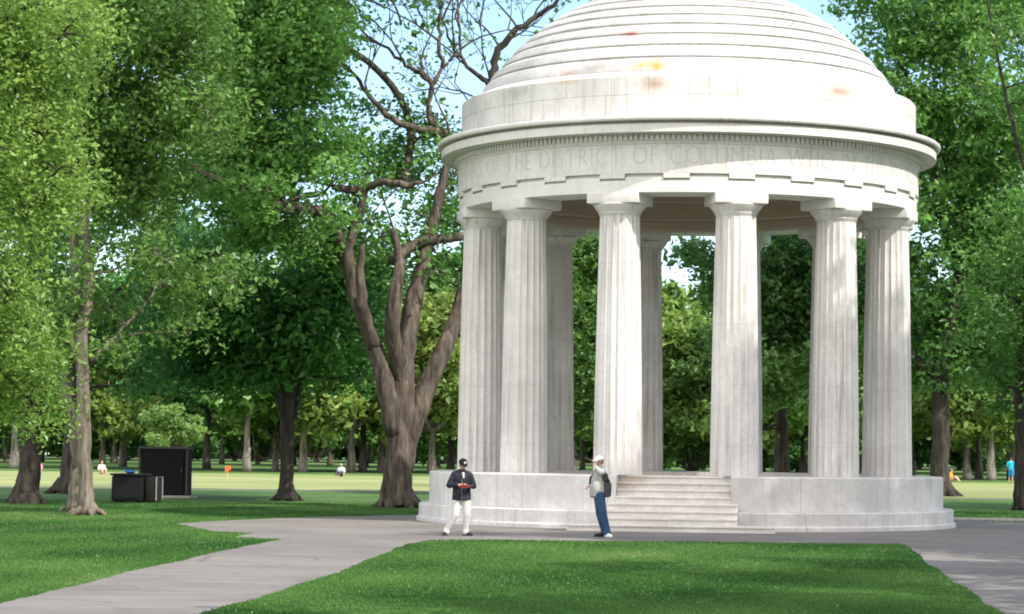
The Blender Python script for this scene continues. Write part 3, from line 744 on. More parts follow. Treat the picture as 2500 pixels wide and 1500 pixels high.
t.fill([(2170, 580, 2560, 900)], 38, (1.3, 2.0), 950, (Y6-1, Y6+7), .2, .4)
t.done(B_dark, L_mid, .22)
b = G(2491, 1246); Y7 = b.y/K
t = Tree('slender_tree', b, 'thin brown trunk at the extreme right edge')
t.px([(2491, 1246, Y7), (2490, 1180, Y7), (2489, 1050, Y7), (2488, 920, Y7), (2500, 700, Y7), (2520, 500, Y7), (2470, 300, Y7), (2430, 100, Y7), (2400, -60, Y7)], [.25, .17, .16, .15, .12, .085, .065, .05, .03])
t.roots(.2, .2, 5, 1.4)
t.fill([(2620, -300, 3500, 700)], 46, (1.6, 2.3), 500, (Y7-4, Y7+6), .4, .45, twigs=1)  # unseen crown past the right edge, added to darken the ground by its shadow
t.fill([(2400, 540, 2640, 960)], 14, (1.0, 1.5), 900, (Y7-2, Y7+3), .34, .3)
t.fill([(2430, -50, 2700, 540)], 10, (.9, 1.4), 700, (Y7-2, Y7+3), .4, .3)
t.fill([(2420, 900, 2560, 1010)], 4, (.6, .9), 360, (Y7-1, Y7+2), .34, .3)
t.done(B_dark, L_mid, .15)

# behind the rotunda
t = Tree('broad_tree', (at(1362, 1150, 104).x, 104*K, 0), 'dark leafy tree seen between the left columns of the rotunda')
c0 = t.base.x
t.limb([(c0, 104*K, 0), (c0, 104*K, 4), (c0-.3, 104*K, 8), (c0-1, 104*K, 12), (c0-2.2, 104*K, 15.5)], [.6, .42, .36, .28, .2], 14)
t.roots(.5, .4, 5, 1.3)
t.px([(1195, 300, 104), (1200, 200, 104), (1222, 120, 104), (1265, 70, 104), (1340, 20, 104), (1400, -40, 104)], [.2, .17, .14, .12, .09, .05], wob=.05)
t.px([(1195, 210, 104), (1150, 170, 104), (1110, 120, 104), (1080, 40, 104)], [.12, .08, .06, .03], wob=.05)
for (u, v, du, dv, L, lv) in [(1222, 120, -.6, 1, 2.2, 3), (1265, 70, -.3, 1, 2.0, 3), (1150, 170, -.7, .6, 2.2, 3), (1200, 200, -.4, .9, 2, 3), (1180, 250, -.9, .4, 2, 3), (1110, 120, -.3, 1, 2, 3), (1300, 50, .1, 1, 2, 3), (1230, 100, .9, .3, 1.6, 3), (1170, 60, .1, 1, 2, 3), (1190, 300, -.8, .6, 2, 3)]:
    t.fractal(at(u, v, 104)-t.base, (du, random.uniform(-.3, .3), dv), L, .045, lv, 4, .25, .4, .55)
t.fill([(1330, 560, 1500, 1000)], 24, (1.1, 1.7), 1500, (103, 109), .3, .38)
t.done(B_dark, L_mid, .17)
b = G(1908, 1160)
t = Tree('broad_tree', (at(1908, 1150, 128).x, 128*K, 0), 'dark spreading tree framed by the right columns of the rotunda')
t.px([(1908, 1193, 128), (1908, 1080, 128), (1905, 1000, 128), (1890, 900, 128), (1880, 760, 128)], [.42, .33, .28, .24, .18], sides=12)
t.roots(.35, .4, 5, 1.2)
t.fill([(1790, 590, 2060, 880)], 30, (1.4, 2.2), 1000, (126, 134), .36, .45)
t.fill([(1790, 880, 2060, 1020)], 8, (1.0, 1.6), 600, (120, 126), .75, .4)
t.fill([(2090, 560, 2200, 900)], 10, (1.4, 2.0), 900, (126, 134), .32, .45)
t.fill([(1650, 590, 1770, 660)], 5, (.8, 1.2), 260, (124, 129), .25, .4)
t.fill([(1730, 660, 1790, 760)], 5, (.9, 1.4), 420, (124, 129), .28, .4)
t.done(B_dark, L_dark, .26)

# young bright sapling behind the cabinet
b = G(425, 1185)
t = Tree('sapling', b, 'small bright green sapling with arching twigs rising behind the black cabinet', 'sapling')
for i in range(17):
    a = random.uniform(0, 6.28); L = random.uniform(.7, 1.75)
    e = t.base+Vector((math.cos(a)*L, math.sin(a)*L*.8, random.uniform(2.0, 3.6)))
    t.limb([t.base, t.base+Vector((0, 0, 1.0)), t.base.lerp(e, .55)+Vector((0, 0, .7)), e], [.05, .04, .022, .008], 6)
    t.leafball(e-t.base, .38, 130, .13, flat=.3, tint=.75); t.leafball(t.base.lerp(e, .75)-t.base+Vector((0, 0, .3)), .35, 120, .14, flat=.35, tint=.6)
t.done(B_dark, leaf('sapling_leaves', (.08, .17, .04), (.19, .32, .08), (.28, .40, .11)), .13)

# ---- background park trees: prototypes with shared meshes
def proto_tree(name, lab, H, W, nb, nl, lmat, bmat, tint, seed, ls=.42, bole=.28, flat=.7, lean=0):
    random.seed(seed); t = Tree(name, (0, 0, 0), lab, 'tree')
    hb = H*bole
    t.limb([(0, 0, 0), (0, 0, hb*.5), (lean*.3, 0, hb), (lean, .2, H*.6), (lean*1.3, 0, H*.85)], [.36, .22, .19, .14, .07], 10)
    for k in range(5):
        a = 2*math.pi*k/5+random.random(); d = Vector((math.cos(a), math.sin(a), 0))
        t.limb([(lean*.3, 0, hb*.95), Vector((lean*.4, 0, hb*1.25))+d*W*.25, Vector((lean, 0, H*.6))+d*W*.55], [.2, .14, .05], 7)
    for i in range(nb):
        f = random.random(); z = hb*1.05+(H-hb*1.05)*f; wr = W*math.sqrt(max(.08, 1-((f-.38)/.68)**2)); a = random.uniform(0, 6.28); q = wr*math.sqrt(random.random())*.85
        t.blob(Vector((math.cos(a)*q+lean*f, math.sin(a)*q, z)), random.uniform(1.0, 1.9), nl, 2, .5, tint+random.uniform(-.16, .16), flat)
    return t.done(bmat, lmat, ls)
def dup(root, loc, rz, sc_, label, group):
    r = root.copy(); COL.objects.link(r); r.location = loc; r.rotation_euler = (0, 0, rz); r.scale = (sc_,)*3
    r['label'] = label; r['group'] = group
    for ch in list(root.children):
        c = ch.copy(); COL.objects.link(c); c.parent = r
    return r
B_bg = bark('park_bark', (.13, .115, .10), (.25, .22, .19), .6); B_white = bark('white_bark', (.20, .18, .155), (.32, .295, .26), .6)
kinds = {
 'green': (proto_tree('park_tree', '', 15, 5.5, 46, 330, L_bg, B_bg, .5, 11), 'green round crowned tree in the belt across the playing field', 'green trees across the field'),
 'dark': (proto_tree('park_tree', '', 16, 5.8, 50, 330, L_dark, B_bg, .38, 12, lean=.6), 'dark green full crowned tree in the belt across the playing field', 'dark trees across the field'),
 'yellow': (proto_tree('park_tree', '', 12.5, 4.6, 38, 300, L_yel, B_bg, .5, 13, bole=.25), 'yellow green flowering tree in the belt across the playing field', 'yellow green trees across the field'),
 'pale': (proto_tree('pale_trunk_tree', '', 13, 4.6, 40, 300, L_bg, B_white, .6, 14, bole=.33), 'light green tree with a whitish trunk across the playing field', 'whitish trunked trees across the field'),
 'low green': (proto_tree('wood_tree', '', 14, 5.6, 60, 330, L_bg, B_bg, .5, 15, bole=.07), 'green tree leafy to the ground in the belt across the playing field', 'leafy trees across the field'),
 'low dark': (proto_tree('wood_tree', '', 15, 6.2, 64, 330, L_dark, B_bg, .4, 16, bole=.06), 'dark tree leafy to the ground in the belt across the playing field', 'dark leafy trees across the field'),
}
random.seed(21)
rows = []
# (u, depth, kind, scale) first row: trees one can tell apart
first = [(35, 190, 'pale', 1.0), (250, 196, 'yellow', .85), (300, 215, 'green', 1.0), (395, 200, 'dark', .95), (505, 205, 'dark', 1.0), (603, 188, 'pale', .95), (672, 196, 'yellow', .8), (740, 190, 'pale', 1.0), (858, 190, 'yellow', 1.05),
         (886, 202, 'green', 1.0), (930, 196, 'yellow', .95), (1055, 190, 'yellow', 1.0), (1100, 205, 'dark', .95), (1190, 198, 'dark', 1.0), (1330, 205, 'green', 1.0), (1400, 196, 'yellow', .9), (1480, 215, 'dark', 1.0), (1598, 205, 'yellow', 1.12), (1692, 212, 'low green', .6),
         (1745, 200, 'green', .74), (1830, 196, 'yellow', .9), (1960, 205, 'yellow', .95), (2010, 192, 'green', .9), (2090, 210, 'dark', 1.0), (2225, 200, 'yellow', 1.0), (2360, 192, 'yellow', 1.0), (2390, 205, 'dark', 1.0), (2420, 190, 'pale', 1.0), (2470, 198, 'green', 1.05), (2560, 196, 'dark', 1.0), (-60, 198, 'green', 1.0)]
second = [(u, random.uniform(232, 262), random.choice(['low green', 'low dark', 'green', 'yellow']), random.uniform(.8, 1.05)*(.75 if 1560 < u < 1740 else 1)) for u in range(-250, 2800, 88)]
third = [(u+random.uniform(-20, 20), random.uniform(290, 322), random.choice(['low green', 'low dark']), random.uniform(.85, 1.15)*(.8 if 1560 < u < 1740 else 1)) for u in range(-300, 2900, 78)]
fourth = [(u+random.uniform(-20, 20), random.uniform(350, 385), random.choice(['low green', 'low dark']), random.uniform(.9, 1.2)*(.8 if 1560 < u < 1740 else 1)) for u in range(-300, 2900, 66)]
used = set()
for (u, Yd, kd, s_) in first+second+third+fourth:
    root, lab, grp = kinds[kd]; x = at(u, 1110, Yd).x; rz = random.uniform(0, 6.28)
    if Yd > 225: lab2, grp2 = lab.replace('in the belt across', 'deep in the wood beyond').replace('across the playing', 'deep in the wood beyond the playing'), grp.replace('across', 'deep in the wood beyond')
    else: lab2, grp2 = lab, grp
    if kd not in used:
        used.add(kd); root.location = (x, Yd*K, 0); root.rotation_euler = (0, 0, rz); root.scale = (s_,)*3; root['label'] = lab2; root['group'] = grp2
    else: dup(root, (x, Yd*K, 0), rz, s_, lab2, grp2)

# tall elms standing outside the frame on the right: they shade the lawn and the foot of the rotunda
shade_proto = None
def shade_tree(x, y, H, W, bole, seed, label, nb=70, nl=300, clip=None):
    random.seed(seed); t = Tree('shade_elm', (x, y, 0), label, 'tree')
    t.limb([(x, y, 0), (x, y, H*.2), (x+.3, y, H*.4), (x, y+.3, H*.65), (x, y, H*.85)], [.7, .5, .45, .3, .12], 12)
    t.roots(.6, .5, 6, 1.3)
    for i in range(nb):
        f = random.random(); z = H*bole+(H-H*bole)*f; wr = W*math.sqrt(max(.08, 1-((f-.5)/.62)**2)); a = random.uniform(0, 6.28); q = wr*math.sqrt(random.random())
        c = Vector((x+math.cos(a)*q, y+math.sin(a)*q, z))
        if clip is not None and z-((c.x-TCX)*sdir.x+(c.y-TY)*sdir.y)/math.cos(ALT) > clip: continue  # crown trimmed so its shadow stays low on the rotunda
        t.blob(c, random.uniform(1.2, 2.0), nl, 1, .5, .5)
    return t.done(B_elm, L_mid, .30)
SHADE = [(28.6, 51.3, 30, 6.5, .42, 31, 'tall elm right of the path that shades the rotunda steps', 110, 330, -.6), (23, 43, 30, 6.5, .42, 32, 'tall elm nearer the camera that shades the left half of the rotunda base', 110, 330, -.6),
         (19, 29, 17, 5.5, .4, 33, 'round elm right of the front lawn', 46, 300, None), (25.5, 36, 18, 5.5, .4, 34, 'broad elm right of the front path', 56, 300, None), (13, 19.5, 16, 5, .4, 35, 'small elm nearest the camera on the right', 36, 300, None),
         (30, 74, 19, 8, .35, 36, 'spreading elm right of the frame beyond the kerb', 80, 300, None)]
for (x, y, H, W, bo, sd, lb, nb, nl, cl) in SHADE:
    shade_tree(x, y, H, W, bo, sd, lb, nb, nl, cl)
# ---------------------------------------------------------------- far buildings
M_bw = plain('pale_limestone', (.72, .70, .66), .8, .06, .3); M_bg = plain('dark_glass', (.05, .06, .07), .3); M_br = plain('roof_grey', (.30, .30, .31), .8)
def office(x, y, w_, d_, h_, label, floors, bays):
    root = tag(empty('stone_building', (x, y, 0)), label, 'building')
    m = MB(); m.box((0, 0, h_/2), (w_, d_, h_), 0); m.build('wall', M_bw, root)
    m = MB(); m.box((0, 0, h_+.35), (w_+1.4, d_+1.4, .7), 0); m.box((0, 0, h_+1.1), (w_-2, d_-2, .8), 0); m.build('roof', M_br, root)
    m = MB(); m.box((0, -d_/2-.25, h_*.72), (w_+.3, .5, .5)); m.box((0, -d_/2-.25, h_*.24), (w_+.3, .5, .4)); m.build('cornice_band', M_bw, root)
    bw = w_/bays
    for f in range(floors):
        for k in range(bays):
            m = MB(); z = h_*(f+.5)/floors
            m.box((-w_/2+bw*(k+.5), -d_/2-.02, z), (bw*.42, .2, h_/floors*.5)); m.build('window', M_bg, root)
    return root
office(-78, 440*K, 60, 20, 17, 'long white stone building glimpsed between the trunks at the far left', 3, 14)
office(29, 430*K, 26, 18, 15.5, 'white stone building glimpsed between the columns behind the treetops', 3, 8)
office(-42, 372*K, 22, 8, 4.2, 'low white pavilion at ground level beyond the trees on the left', 1, 7)

# ---------------------------------------------------------------- black cabinets
M_blk = plain('black_steel', (.006, .0065, .008), .85); M_blk2 = plain('charcoal_steel', (.014, .014, .014), .85); M_rim = plain('weathered_rim', (.09, .085, .075), .8); M_conc = plain('concrete_pad', (.42, .39, .35), .9)
b = G(415, 1216); cx = (G(360, 1213).x+G(470, 1213).x)/2
root = tag(empty('tall_cabinet', (cx, b.y, 0), R_(-7)), 'tall square black cabinet with a paler rim on the grass below the sapling', 'cabinet')
W_ = 1.62; H_ = 1.60
m = MB(); m.box((0, .45, .04), (2.0, 1.1, .08), 0, .01); m.build('pad', M_conc, root)
m = MB(); m.box((0, .45, .08+H_/2), (W_, .78, H_), 0, .015); m.build('body', M_blk2, root)
m = MB(); m.box((-.02, .045, .08+H_/2-.03), (W_-.12, .03, H_-.14), 0, .006); d_ = m.build('door', M_blk, root)
m = MB(); m.box((.66, .02, .95), (.03, .04, .16), 0, .005); m.build('latch', M_rim, d_)
m = MB(); m.box((0, .42, .08+H_+.035), (W_+.12, .92, .07), 0, .01); m.build('top_cap', M_rim, root)
m = MB(); m.box((W_/2+.03, .03, .08+H_/2), (.05, .07, H_), 0, .006); m.box((-W_/2-.03, .03, .08+H_/2), (.05, .07, H_), 0, .006); m.build('frame', M_rim, root)
m = MB(); m.box((W_/2+.07, .3, .86), (.10, .12, .1), 0, .01); m.build('hinge', M_rim, root)
b = G(330, 1228); cx = (G(281, 1226).x+G(357, 1226).x)/2
root = tag(empty('low_cabinet', (cx, b.y, 0), R_(-12)), 'low black box with rounded corners left of the tall cabinet', 'cabinet')
m = MB(); m.box((0, .42, .44), (1.0, .84, .80), 0, .06); m.build('body', M_blk, root, angle=40)
m = MB(); m.box((0, .42, .875), (1.06, .90, .07), 0, .02); m.build('lid', M_blk2, root, angle=40)
m = MB(); m.box((0, -.008, .45), (.86, .02, .62), 0, .008); m.build('front_panel', plain('black_panel', (.008, .009, .012), .8), root)
m = MB(); m.box((.72, .5, .42), (.34, .6, .78), 0, .03); m.build('side_locker', M_blk2, root, angle=40)
m = MB(); m.tube([(.92, .2, .08), (.92, .2, .8), (.92, .75, .8), (.92, .75, .08)], [.02]*4, 8); m.build('rail', plain('grey_rail', (.30, .32, .35), .4), root)
for s in (-1, 1):
    m = MB(); m.box((s*.38, .42, .02), (.12, .7, .06), 0, .01); m.build('foot', M_blk2, root)
m = MB(); p = Vector((cx+.03, b.y+.42, .912))
m.ell(p+Vector((0, 0, .055)), (.15, .12, .055)); m.ell(p+Vector((.09, .02, .045)), (.10, .09, .045)); m.ell(p+Vector((-.08, -.02, .07)), (.07, .07, .05))
o = m.remesh('bag', plain('blue_plastic', (.05, .20, .62), .4), None, .012, 3); tag(o, 'small crumpled blue bag lying on top of the low black box', 'bag')
# orange marker on the field
b = G(556, 1196); root = tag(empty('marker_flag', (at(556, 1160, 141).x, 141*K, 0)), 'red orange marker on a thin post out on the sunlit field', 'marker')
m = MB(); m.tube([(0, 0, 0), (0, 0, .55)], [.022, .018], 8); m.build('post', plain('pale_post', (.55, .40, .25), .6), root)
m = MB(); m.box((0, 0, .64), (.30, .05, .22), 0, .02); m.box((-.06, -.01, .49), (.16, .04, .14), 0, .015); m.build('panel', plain('orange_red_panel', (.85, .12, .06), .5), root)

# ---------------------------------------------------------------- people
SKIN = plain('skin', (.52, .31, .23), .55, .08, 20)
def hand(m, wrist, d, nrm, s=1.0, side=1, curl=.6):
    """palm with four fingers of unequal length and a thumb; d = direction of the fingers, nrm = palm normal"""
    w_ = Vector(wrist); d = Vector(d).normalized(); nr = Vector(nrm); nr = (nr-d*nr.dot(d)).normalized(); x = d.cross(nr)*side
    m.capsule(w_-d*.02, w_+d*.03, .026*s, .030*s)
    for i, off in enumerate((-.028, -.010, .010, .027)):
        kx = w_+d*.04*s+x*off*.7*s; kn = w_+d*(.088, .094, .090, .080)[i]*s+x*off*s
        m.capsule(kx, kn, .017*s, .0125*s, 10)
        L = (.040, .046, .042, .032)[i]*s; d1 = (d*math.cos(curl)+nr*math.sin(curl)); d2 = (d*math.cos(curl*2)+nr*math.sin(curl*2))
        k1 = kn+d1*L; k2 = k1+d2*L*.75; m.capsule(kn, k1, .0105*s, .0095*s, 10); m.capsule(k1, k2, .0095*s, .008*s, 10)
    t0 = w_+d*.03*s-x*.028*s; t1 = t0+(d*.6-x*.75+nr*.3).normalized()*.038*s; t2 = t1+(d*.9-x*.2+nr*.5).normalized()*.03*s
    m.capsule(t0, t1, .014*s, .012*s, 10); m.capsule(t1, t2, .0115*s, .009*s, 10)
def head(m, c, f, up=(0, 0, 1), s=1.0):
    """skull, jaw, nose, ears, brow, eye sockets, lips; f = facing direction. returns the local frame"""
    c = Vector(c); f = Vector(f).normalized(); u = Vector(up); u = (u-f*u.dot(f)).normalized(); r = f.cross(u)
    Rm = Matrix((r, f, u)).transposed()
    m.ell(c+u*.015*s, (.076*s, .096*s, .100*s), Rm); m.ell(c+f*.022*s-u*.045*s, (.060*s, .066*s, .072*s), Rm); m.ell(c+f*.055*s-u*.095*s, (.026*s, .022*s, .020*s), Rm)
    m.capsule(c+f*.092*s+u*.015*s, c+f*.112*s-u*.028*s, .008*s, .013*s, 10); m.ell(c+f*.086*s-u*.058*s, (.024*s, .010*s, .009*s), Rm)
    m.capsule(c+f*.085*s+u*.034*s-r*.035*s, c+f*.085*s+u*.034*s+r*.035*s, .012*s, .012*s, 10)
    for k in (-1, 1):
        m.ell(c+r*k*.078*s-u*.01*s-f*.006*s, (.011*s, .020*s, .032*s), Rm); m.ell(c+r*k*.042*s+f*.070*s-u*.018*s, (.022*s, .018*s, .020*s), Rm)
    return c, f, u, r, Rm
def eyes(c, f, u, r, parent, s=1.0):
    m = MB()
    for k in (-1, 1): m.ell(c+f*.0855*s+r*k*.032*s+u*.012*s, (.012*s, .010*s, .008*s))
    return m.build('eyes', plain('eye_dark', (.03, .025, .02), .3), parent, smooth=True)
def cap(c, f, u, r, Rm, mat, bmat, parent, s=1.0, logo=None):
    V = []; Fs = []; n = 28; rows = 8; C = c+u*.028*s-f*.004*s
    for i in range(rows+1):
        ph = (math.pi/2)*i/rows
        for k in range(n):
            th = 2*math.pi*k/n
            V.append(C+r*(.090*s*math.cos(th)*math.cos(ph))+f*(.108*s*math.sin(th)*math.cos(ph))+u*(.098*s*math.sin(ph)))
    for i in range(rows):
        for k in range(n): k2 = (k+1) % n; Fs.append([i*n+k, i*n+k2, (i+1)*n+k2, (i+1)*n+k])
    m = MB(); m.add(V, Fs); m.ell(C+u*.099*s, (.009, .009, .006)); o = m.build('cap', mat, parent, smooth=True)
    m = MB(); V = []; Fs = []; q = 12
    for lay in (0, .006):
        for i in range(q+1):
            a = math.pi*(i/q); px = math.cos(a)*.082*s; base = math.sin(a)*.098*s; tip = base+(.072*s*math.sin(a)**.6)
            for y, dz in ((base, .006), (tip, -.012-.012*abs(math.cos(a))*0)):
                V.append(C+r*px*(.98)+f*y+u*(dz+lay-.006*abs(px)/.08))
    n1 = 2*(q+1)
    for i in range(q):
        a0 = 2*i; Fs += [[a0, a0+1, a0+3, a0+2], [n1+a0, n1+a0+2, n1+a0+3, n1+a0+1], [a0+1, n1+a0+1, n1+a0+3, a0+3], [a0, a0+2, n1+a0+2, n1+a0]]
    m.add(V, Fs); m.build('visor', bmat, o)
    if logo:
        m = MB(); q = C+f*.098*s+u*.045*s; m.ell(q, (.028*s, .006*s, .022*s), Rm); m.build('cap_patch', logo, o)
    return o
def shoe(m, heel, d, s=1.0, z=0.0):
    h = Vector(heel); d = Vector(d).normalized(); h.z = z
    m.capsule(h+Vector((0, 0, .045)), h+d*.10*s+Vector((0, 0, .045)), .040*s, .042*s, 14)
    m.capsule(h+d*.10*s+Vector((0, 0, .038)), h+d*.19*s+Vector((0, 0, .034)), .045*s, .036*s, 14)
    m.capsule(h+Vector((0, 0, .05)), h+Vector((0, 0, .10))+d*.01, .042*s, .045*s, 14)
def sole(parent, heel, d, mat, s=1.0):
    h = Vector(heel); d = Vector(d).normalized(); x = Vector((-d.y, d.x, 0)); m = MB(); V = []; Fs = []; n = 20
    for z in (.0, .022):
        for k in range(n):
            a = 2*math.pi*k/n; yy = math.cos(a); xx = math.sin(a); q = h+d*(.085+.148*yy)*s+x*(.046*xx)*s; V.append((q.x, q.y, z+.004))
    for k in range(n): Fs.append([k, (k+1) % n, n+(k+1) % n, n+k])
    Fs.append(list(range(n))[::-1]); Fs.append([n+k for k in range(n)]); m.add(V, Fs); return m.build('sole', mat, parent)

def V3(*a): return Vector(a)
# --- man with black cap (left): stands with a wide stride, looks down at a red book held in both hands
p = G(1128, 1309); pb = tag(empty('person', (p.x, p.y, .004)), 'man in black cap, dark jacket and white trousers looking down at something red', 'person')
hd = V3(0.0, -.05, 1.565); fc = V3(.42, -.80, -.42)
m = MB(); fr = head(m, hd, fc, (0.05, -.2, 1))
m.capsule((-.02, .0, 1.40), (-.005, -.03, 1.50), .062, .056)
m.capsule((-.03, 0, 1.02), (-.03, 0, 1.28), .13, .13, sc_=(1, .72)); m.capsule((-.02, 0, .90), (-.02, 0, 1.0), .145, .14, sc_=(1, .75))
ShL, ShR = V3(-.19, .0, 1.33), V3(.15, .0, 1.32); ElL, ElR = V3(-.30, -.02, 1.10), V3(.245, -.02, 1.085); WrL, WrR = V3(-.09, -.23, 1.11), V3(.17, -.22, 1.075)
for a, b_, c_ in ((ShL, ElL, WrL), (ShR, ElR, WrR)):
    m.capsule(a, b_, .056, .045); m.capsule(b_, c_, .043, .030)
HpL, HpR = V3(-.11, 0, .88), V3(.08, 0, .88); KnL, KnR = V3(-.15, -.06, .46), V3(.10, -.03, .46); AnL, AnR = V3(-.345, .02, .10), V3(.075, .02, .10)
for a, b_, c_ in ((HpL, KnL, AnL), (HpR, KnR, AnR)):
    m.capsule(a, b_, .088, .060); m.capsule(b_, c_, .058, .040)
hand(m, WrL, (1, -.25, -.12), (0.1, -.35, 1), 1.05, 1, .45); hand(m, WrR, (-.75, -.35, .1), (0, -.3, 1), 1.05, -1, .45)
body = m.remesh('body', SKIN, pb, .0085, 3); body.name = 'body'
eyes(*fr[:4], pb)
m = MB(); c, f_, u_, r_, Rm = fr; m.ell(c-f_*.012+u_*.0, (.082, .092, .085), Rm); m.ell(c-f_*.05-u_*.03, (.066, .05, .06), Rm); m.remesh('hair', plain('dark_hair', (.03, .025, .02), .7), pb, .01, 2)
M_cap = plain('black_cloth', (.012, .012, .014), .85); cap(*fr, M_cap, M_cap, pb, 1.03, plain('white_thread', (.8, .8, .8), .6))
M_jk = plain('navy_jacket', (.018, .020, .032), .75, .25, 14)
m = MB()
m.capsule((-.025, 0, 1.06), (-.03, -.01, 1.24), .182, .188, 20, (1, .74)); m.capsule((-.16, 0, 1.33), (.115, 0, 1.32), .095, .095, 16); m.tube([(-.02, 0, .77), (-.02, 0, .80), (-.02, 0, .95), (-.03, 0, 1.1)], [.208, .212, .20, .19], 24, yscale=.72)
m.capsule((-.02, 0, 1.36), (-.01, -.01, 1.43), .085, .072); m.capsule((-.02, 0, 1.40), (-.19, 0, 1.335), .075, .07); m.capsule((-.02, 0, 1.40), (.15, 0, 1.325), .075, .07)
for a, b_, c_ in ((ShL, ElL, WrL), (ShR, ElR, WrR)):
    m.capsule(a, b_, .076, .064); m.capsule(b_, b_.lerp(c_, .93), .060, .046)
m.ell((-.285, -.01, 1.09), (.064, .07, .062)); m.ell((.235, -.01, 1.08), (.062, .07, .062))
jk = m.remesh('jacket', M_jk, pb, .012, 4)
m = MB(); m.capsule((0.01, -.155, 1.36), (.02, -.175, 1.27), .032, .020, 10); m.build('shirt', plain('pale_shirt', (.45, .45, .46), .8), jk, smooth=True)
m = MB(); m.tube([(-.01, -.168, 1.30), (-.015, -.172, 1.05), (-.01, -.165, .82)], [.006]*3, 6); m.build('zip', plain('zip_metal', (.2, .2, .22), .4), jk)
M_tr = plain('white_trousers', (.55, .54, .53), .85, .08, 9)
m = MB()
m.capsule((-.08, 0, .86), (.05, 0, .86), .125, .125, 16)
for a, b_, c_ in ((HpL, KnL, AnL), (HpR, KnR, AnR)):
    m.capsule(a, b_, .104, .084, 16); m.capsule(b_, c_+Vector((0, 0, .02)), .083, .064, 16); m.capsule(c_+Vector((0, 0, .03)), c_+Vector((0, -.01, -.015)), .070, .074, 16)
m.remesh('trousers', M_tr, pb, .012, 4)
M_sh = plain('black_leather', (.015, .014, .014), .4); M_so = plain('dark_sole', (.03, .03, .03), .7)
for a, d in ((V3(-.345, .05, 0), V3(-.35, -1, 0)), (V3(.055, .03, 0), V3(1, -.75, 0))):
    m = MB(); shoe(m, a, d, 1.0, .0); s_ = m.remesh('shoe', M_sh, pb, .009, 2); sole(s_, a, d, M_so)
bk = tag(empty('book', (p.x+.06, p.y-.305, 1.10), R_(4)), 'small dark red book held open by the man in the black cap', 'book')
m = MB(); m.box((-.055, 0, .006), (.115, .15, .008), 0, .002); m.box((.06, 0, .006), (.115, .15, .008), 0, .002); m.box((0, -.078, -.015), (.235, .008, .05), 0, .002); m.build('cover', plain('dark_red', (.16, .015, .02), .5), bk)
m = MB(); m.box((-.052, 0, .018), (.10, .135, .014), 0, .003); m.box((.057, 0, .018), (.10, .135, .014), 0, .003); m.build('pages', plain('page_red', (.22, .05, .05), .7), bk)

# --- man with white cap (right): back half turned, facing left, one hand raised to his face, bag on his hip
p = G(1472, 1312); pb = tag(empty('person', (p.x, p.y, .004)), 'man in white cap, grey jacket and blue jeans standing by the marble steps', 'person')
hd = V3(-.10, .0, 1.665); fc = V3(-.92, -.12, -.06)
m = MB(); fr = head(m, hd, fc)
m.capsule((-.06, .0, 1.48), (-.085, 0, 1.60), .062, .056)
m.capsule((-.10, 0, 1.08), (-.075, 0, 1.38), .135, .16, sc_=(.8, 1)); m.capsule((-.10, 0, .96), (-.10, 0, 1.06), .145, .14, sc_=(.85, 1))
ShN, ShF = V3(-.04, -.17, 1.43), V3(-.10, .17, 1.43); ElN, WrN = V3(-.06, -.36, 1.43), V3(-.20, -.18, 1.555); ElF, WrF = V3(-.13, .20, 1.14), V3(-.28, .05, 1.12)
m.capsule(ShN, ElN, .056, .045); m.capsule(ElN, WrN, .043, .030); m.capsule(ShF, ElF, .056, .045); m.capsule(ElF, WrF, .043, .03)
HN, HF = V3(-.09, -.10, .93), V3(-.10, .09, .93); KN, KF = V3(-.01, -.12, .50), V3(-.06, .10, .49); AN, AF = V3(.09, -.10, .10), V3(.03, .10, .10)
for a, b_, c_ in ((HN, KN, AN), (HF, KF, AF)):
    m.capsule(a, b_, .088, .060); m.capsule(b_, c_, .058, .040)
hand(m, WrN, (.15, .35, .8), (.55, .5, .1), 1.0, -1, .5); hand(m, WrF, (-.6, -.5, -.2), (0, 0, -1), 1.0, 1, .6)
m.remesh('body', SKIN, pb, .0085, 3)
eyes(*fr[:4], pb)
c, f_, u_, r_, Rm = fr
m = MB(); m.ell(c-f_*.014+u_*.0, (.083, .092, .080), Rm); m.ell(c-f_*.05-u_*.035, (.066, .05, .05), Rm); m.remesh('hair', plain('grey_hair', (.22, .19, .17), .8), pb, .01, 2)
m = MB()
for k in (-1, 1): m.ell(c+f_*.095+r_*k*.032+u_*.012, (.028, .008, .020), Rm)
m.tube([c+f_*.098-r_*.05+u_*.016, c+f_*.102+u_*.018, c+f_*.098+r_*.05+u_*.016], [.004]*3, 6)
for k in (-1, 1): m.tube([c+f_*.092+r_*k*.055+u_*.016, c+r_*k*.084+u_*.012], [.004, .004], 6)
m.build('sunglasses', plain('black_lens', (.01, .01, .012), .2), pb, smooth=True)
M_wc = plain('white_cotton', (.80, .80, .80), .85, .05); cap(*fr, M_wc, M_wc, pb, 1.02)
M_gj = plain('grey_jacket', (.36, .355, .345), .85, .12, 9); M_wj = plain('white_shirt_cloth', (.62, .60, .58), .85, .06, 9)
m = MB()
m.capsule((-.115, 0, 1.12), (-.085, 0, 1.34), .19, .195, 20, (.85, 1)); m.capsule((-.06, -.13, 1.41), (-.09, .13, 1.41), .10, .10, 16); m.capsule((-.07, 0, 1.45), (-.08, 0, 1.53), .085, .075)
m.capsule(ShF, ElF, .082, .070); m.capsule(ElF, ElF.lerp(WrF, .92), .068, .05); m.tube([(-.11, 0, .87), (-.112, 0, .90), (-.115, 0, 1.0), (-.11, 0, 1.12)], [.175, .182, .19, .185], 24, yscale=1.05)
jk = m.remesh('jacket', M_gj, pb, .012, 4)
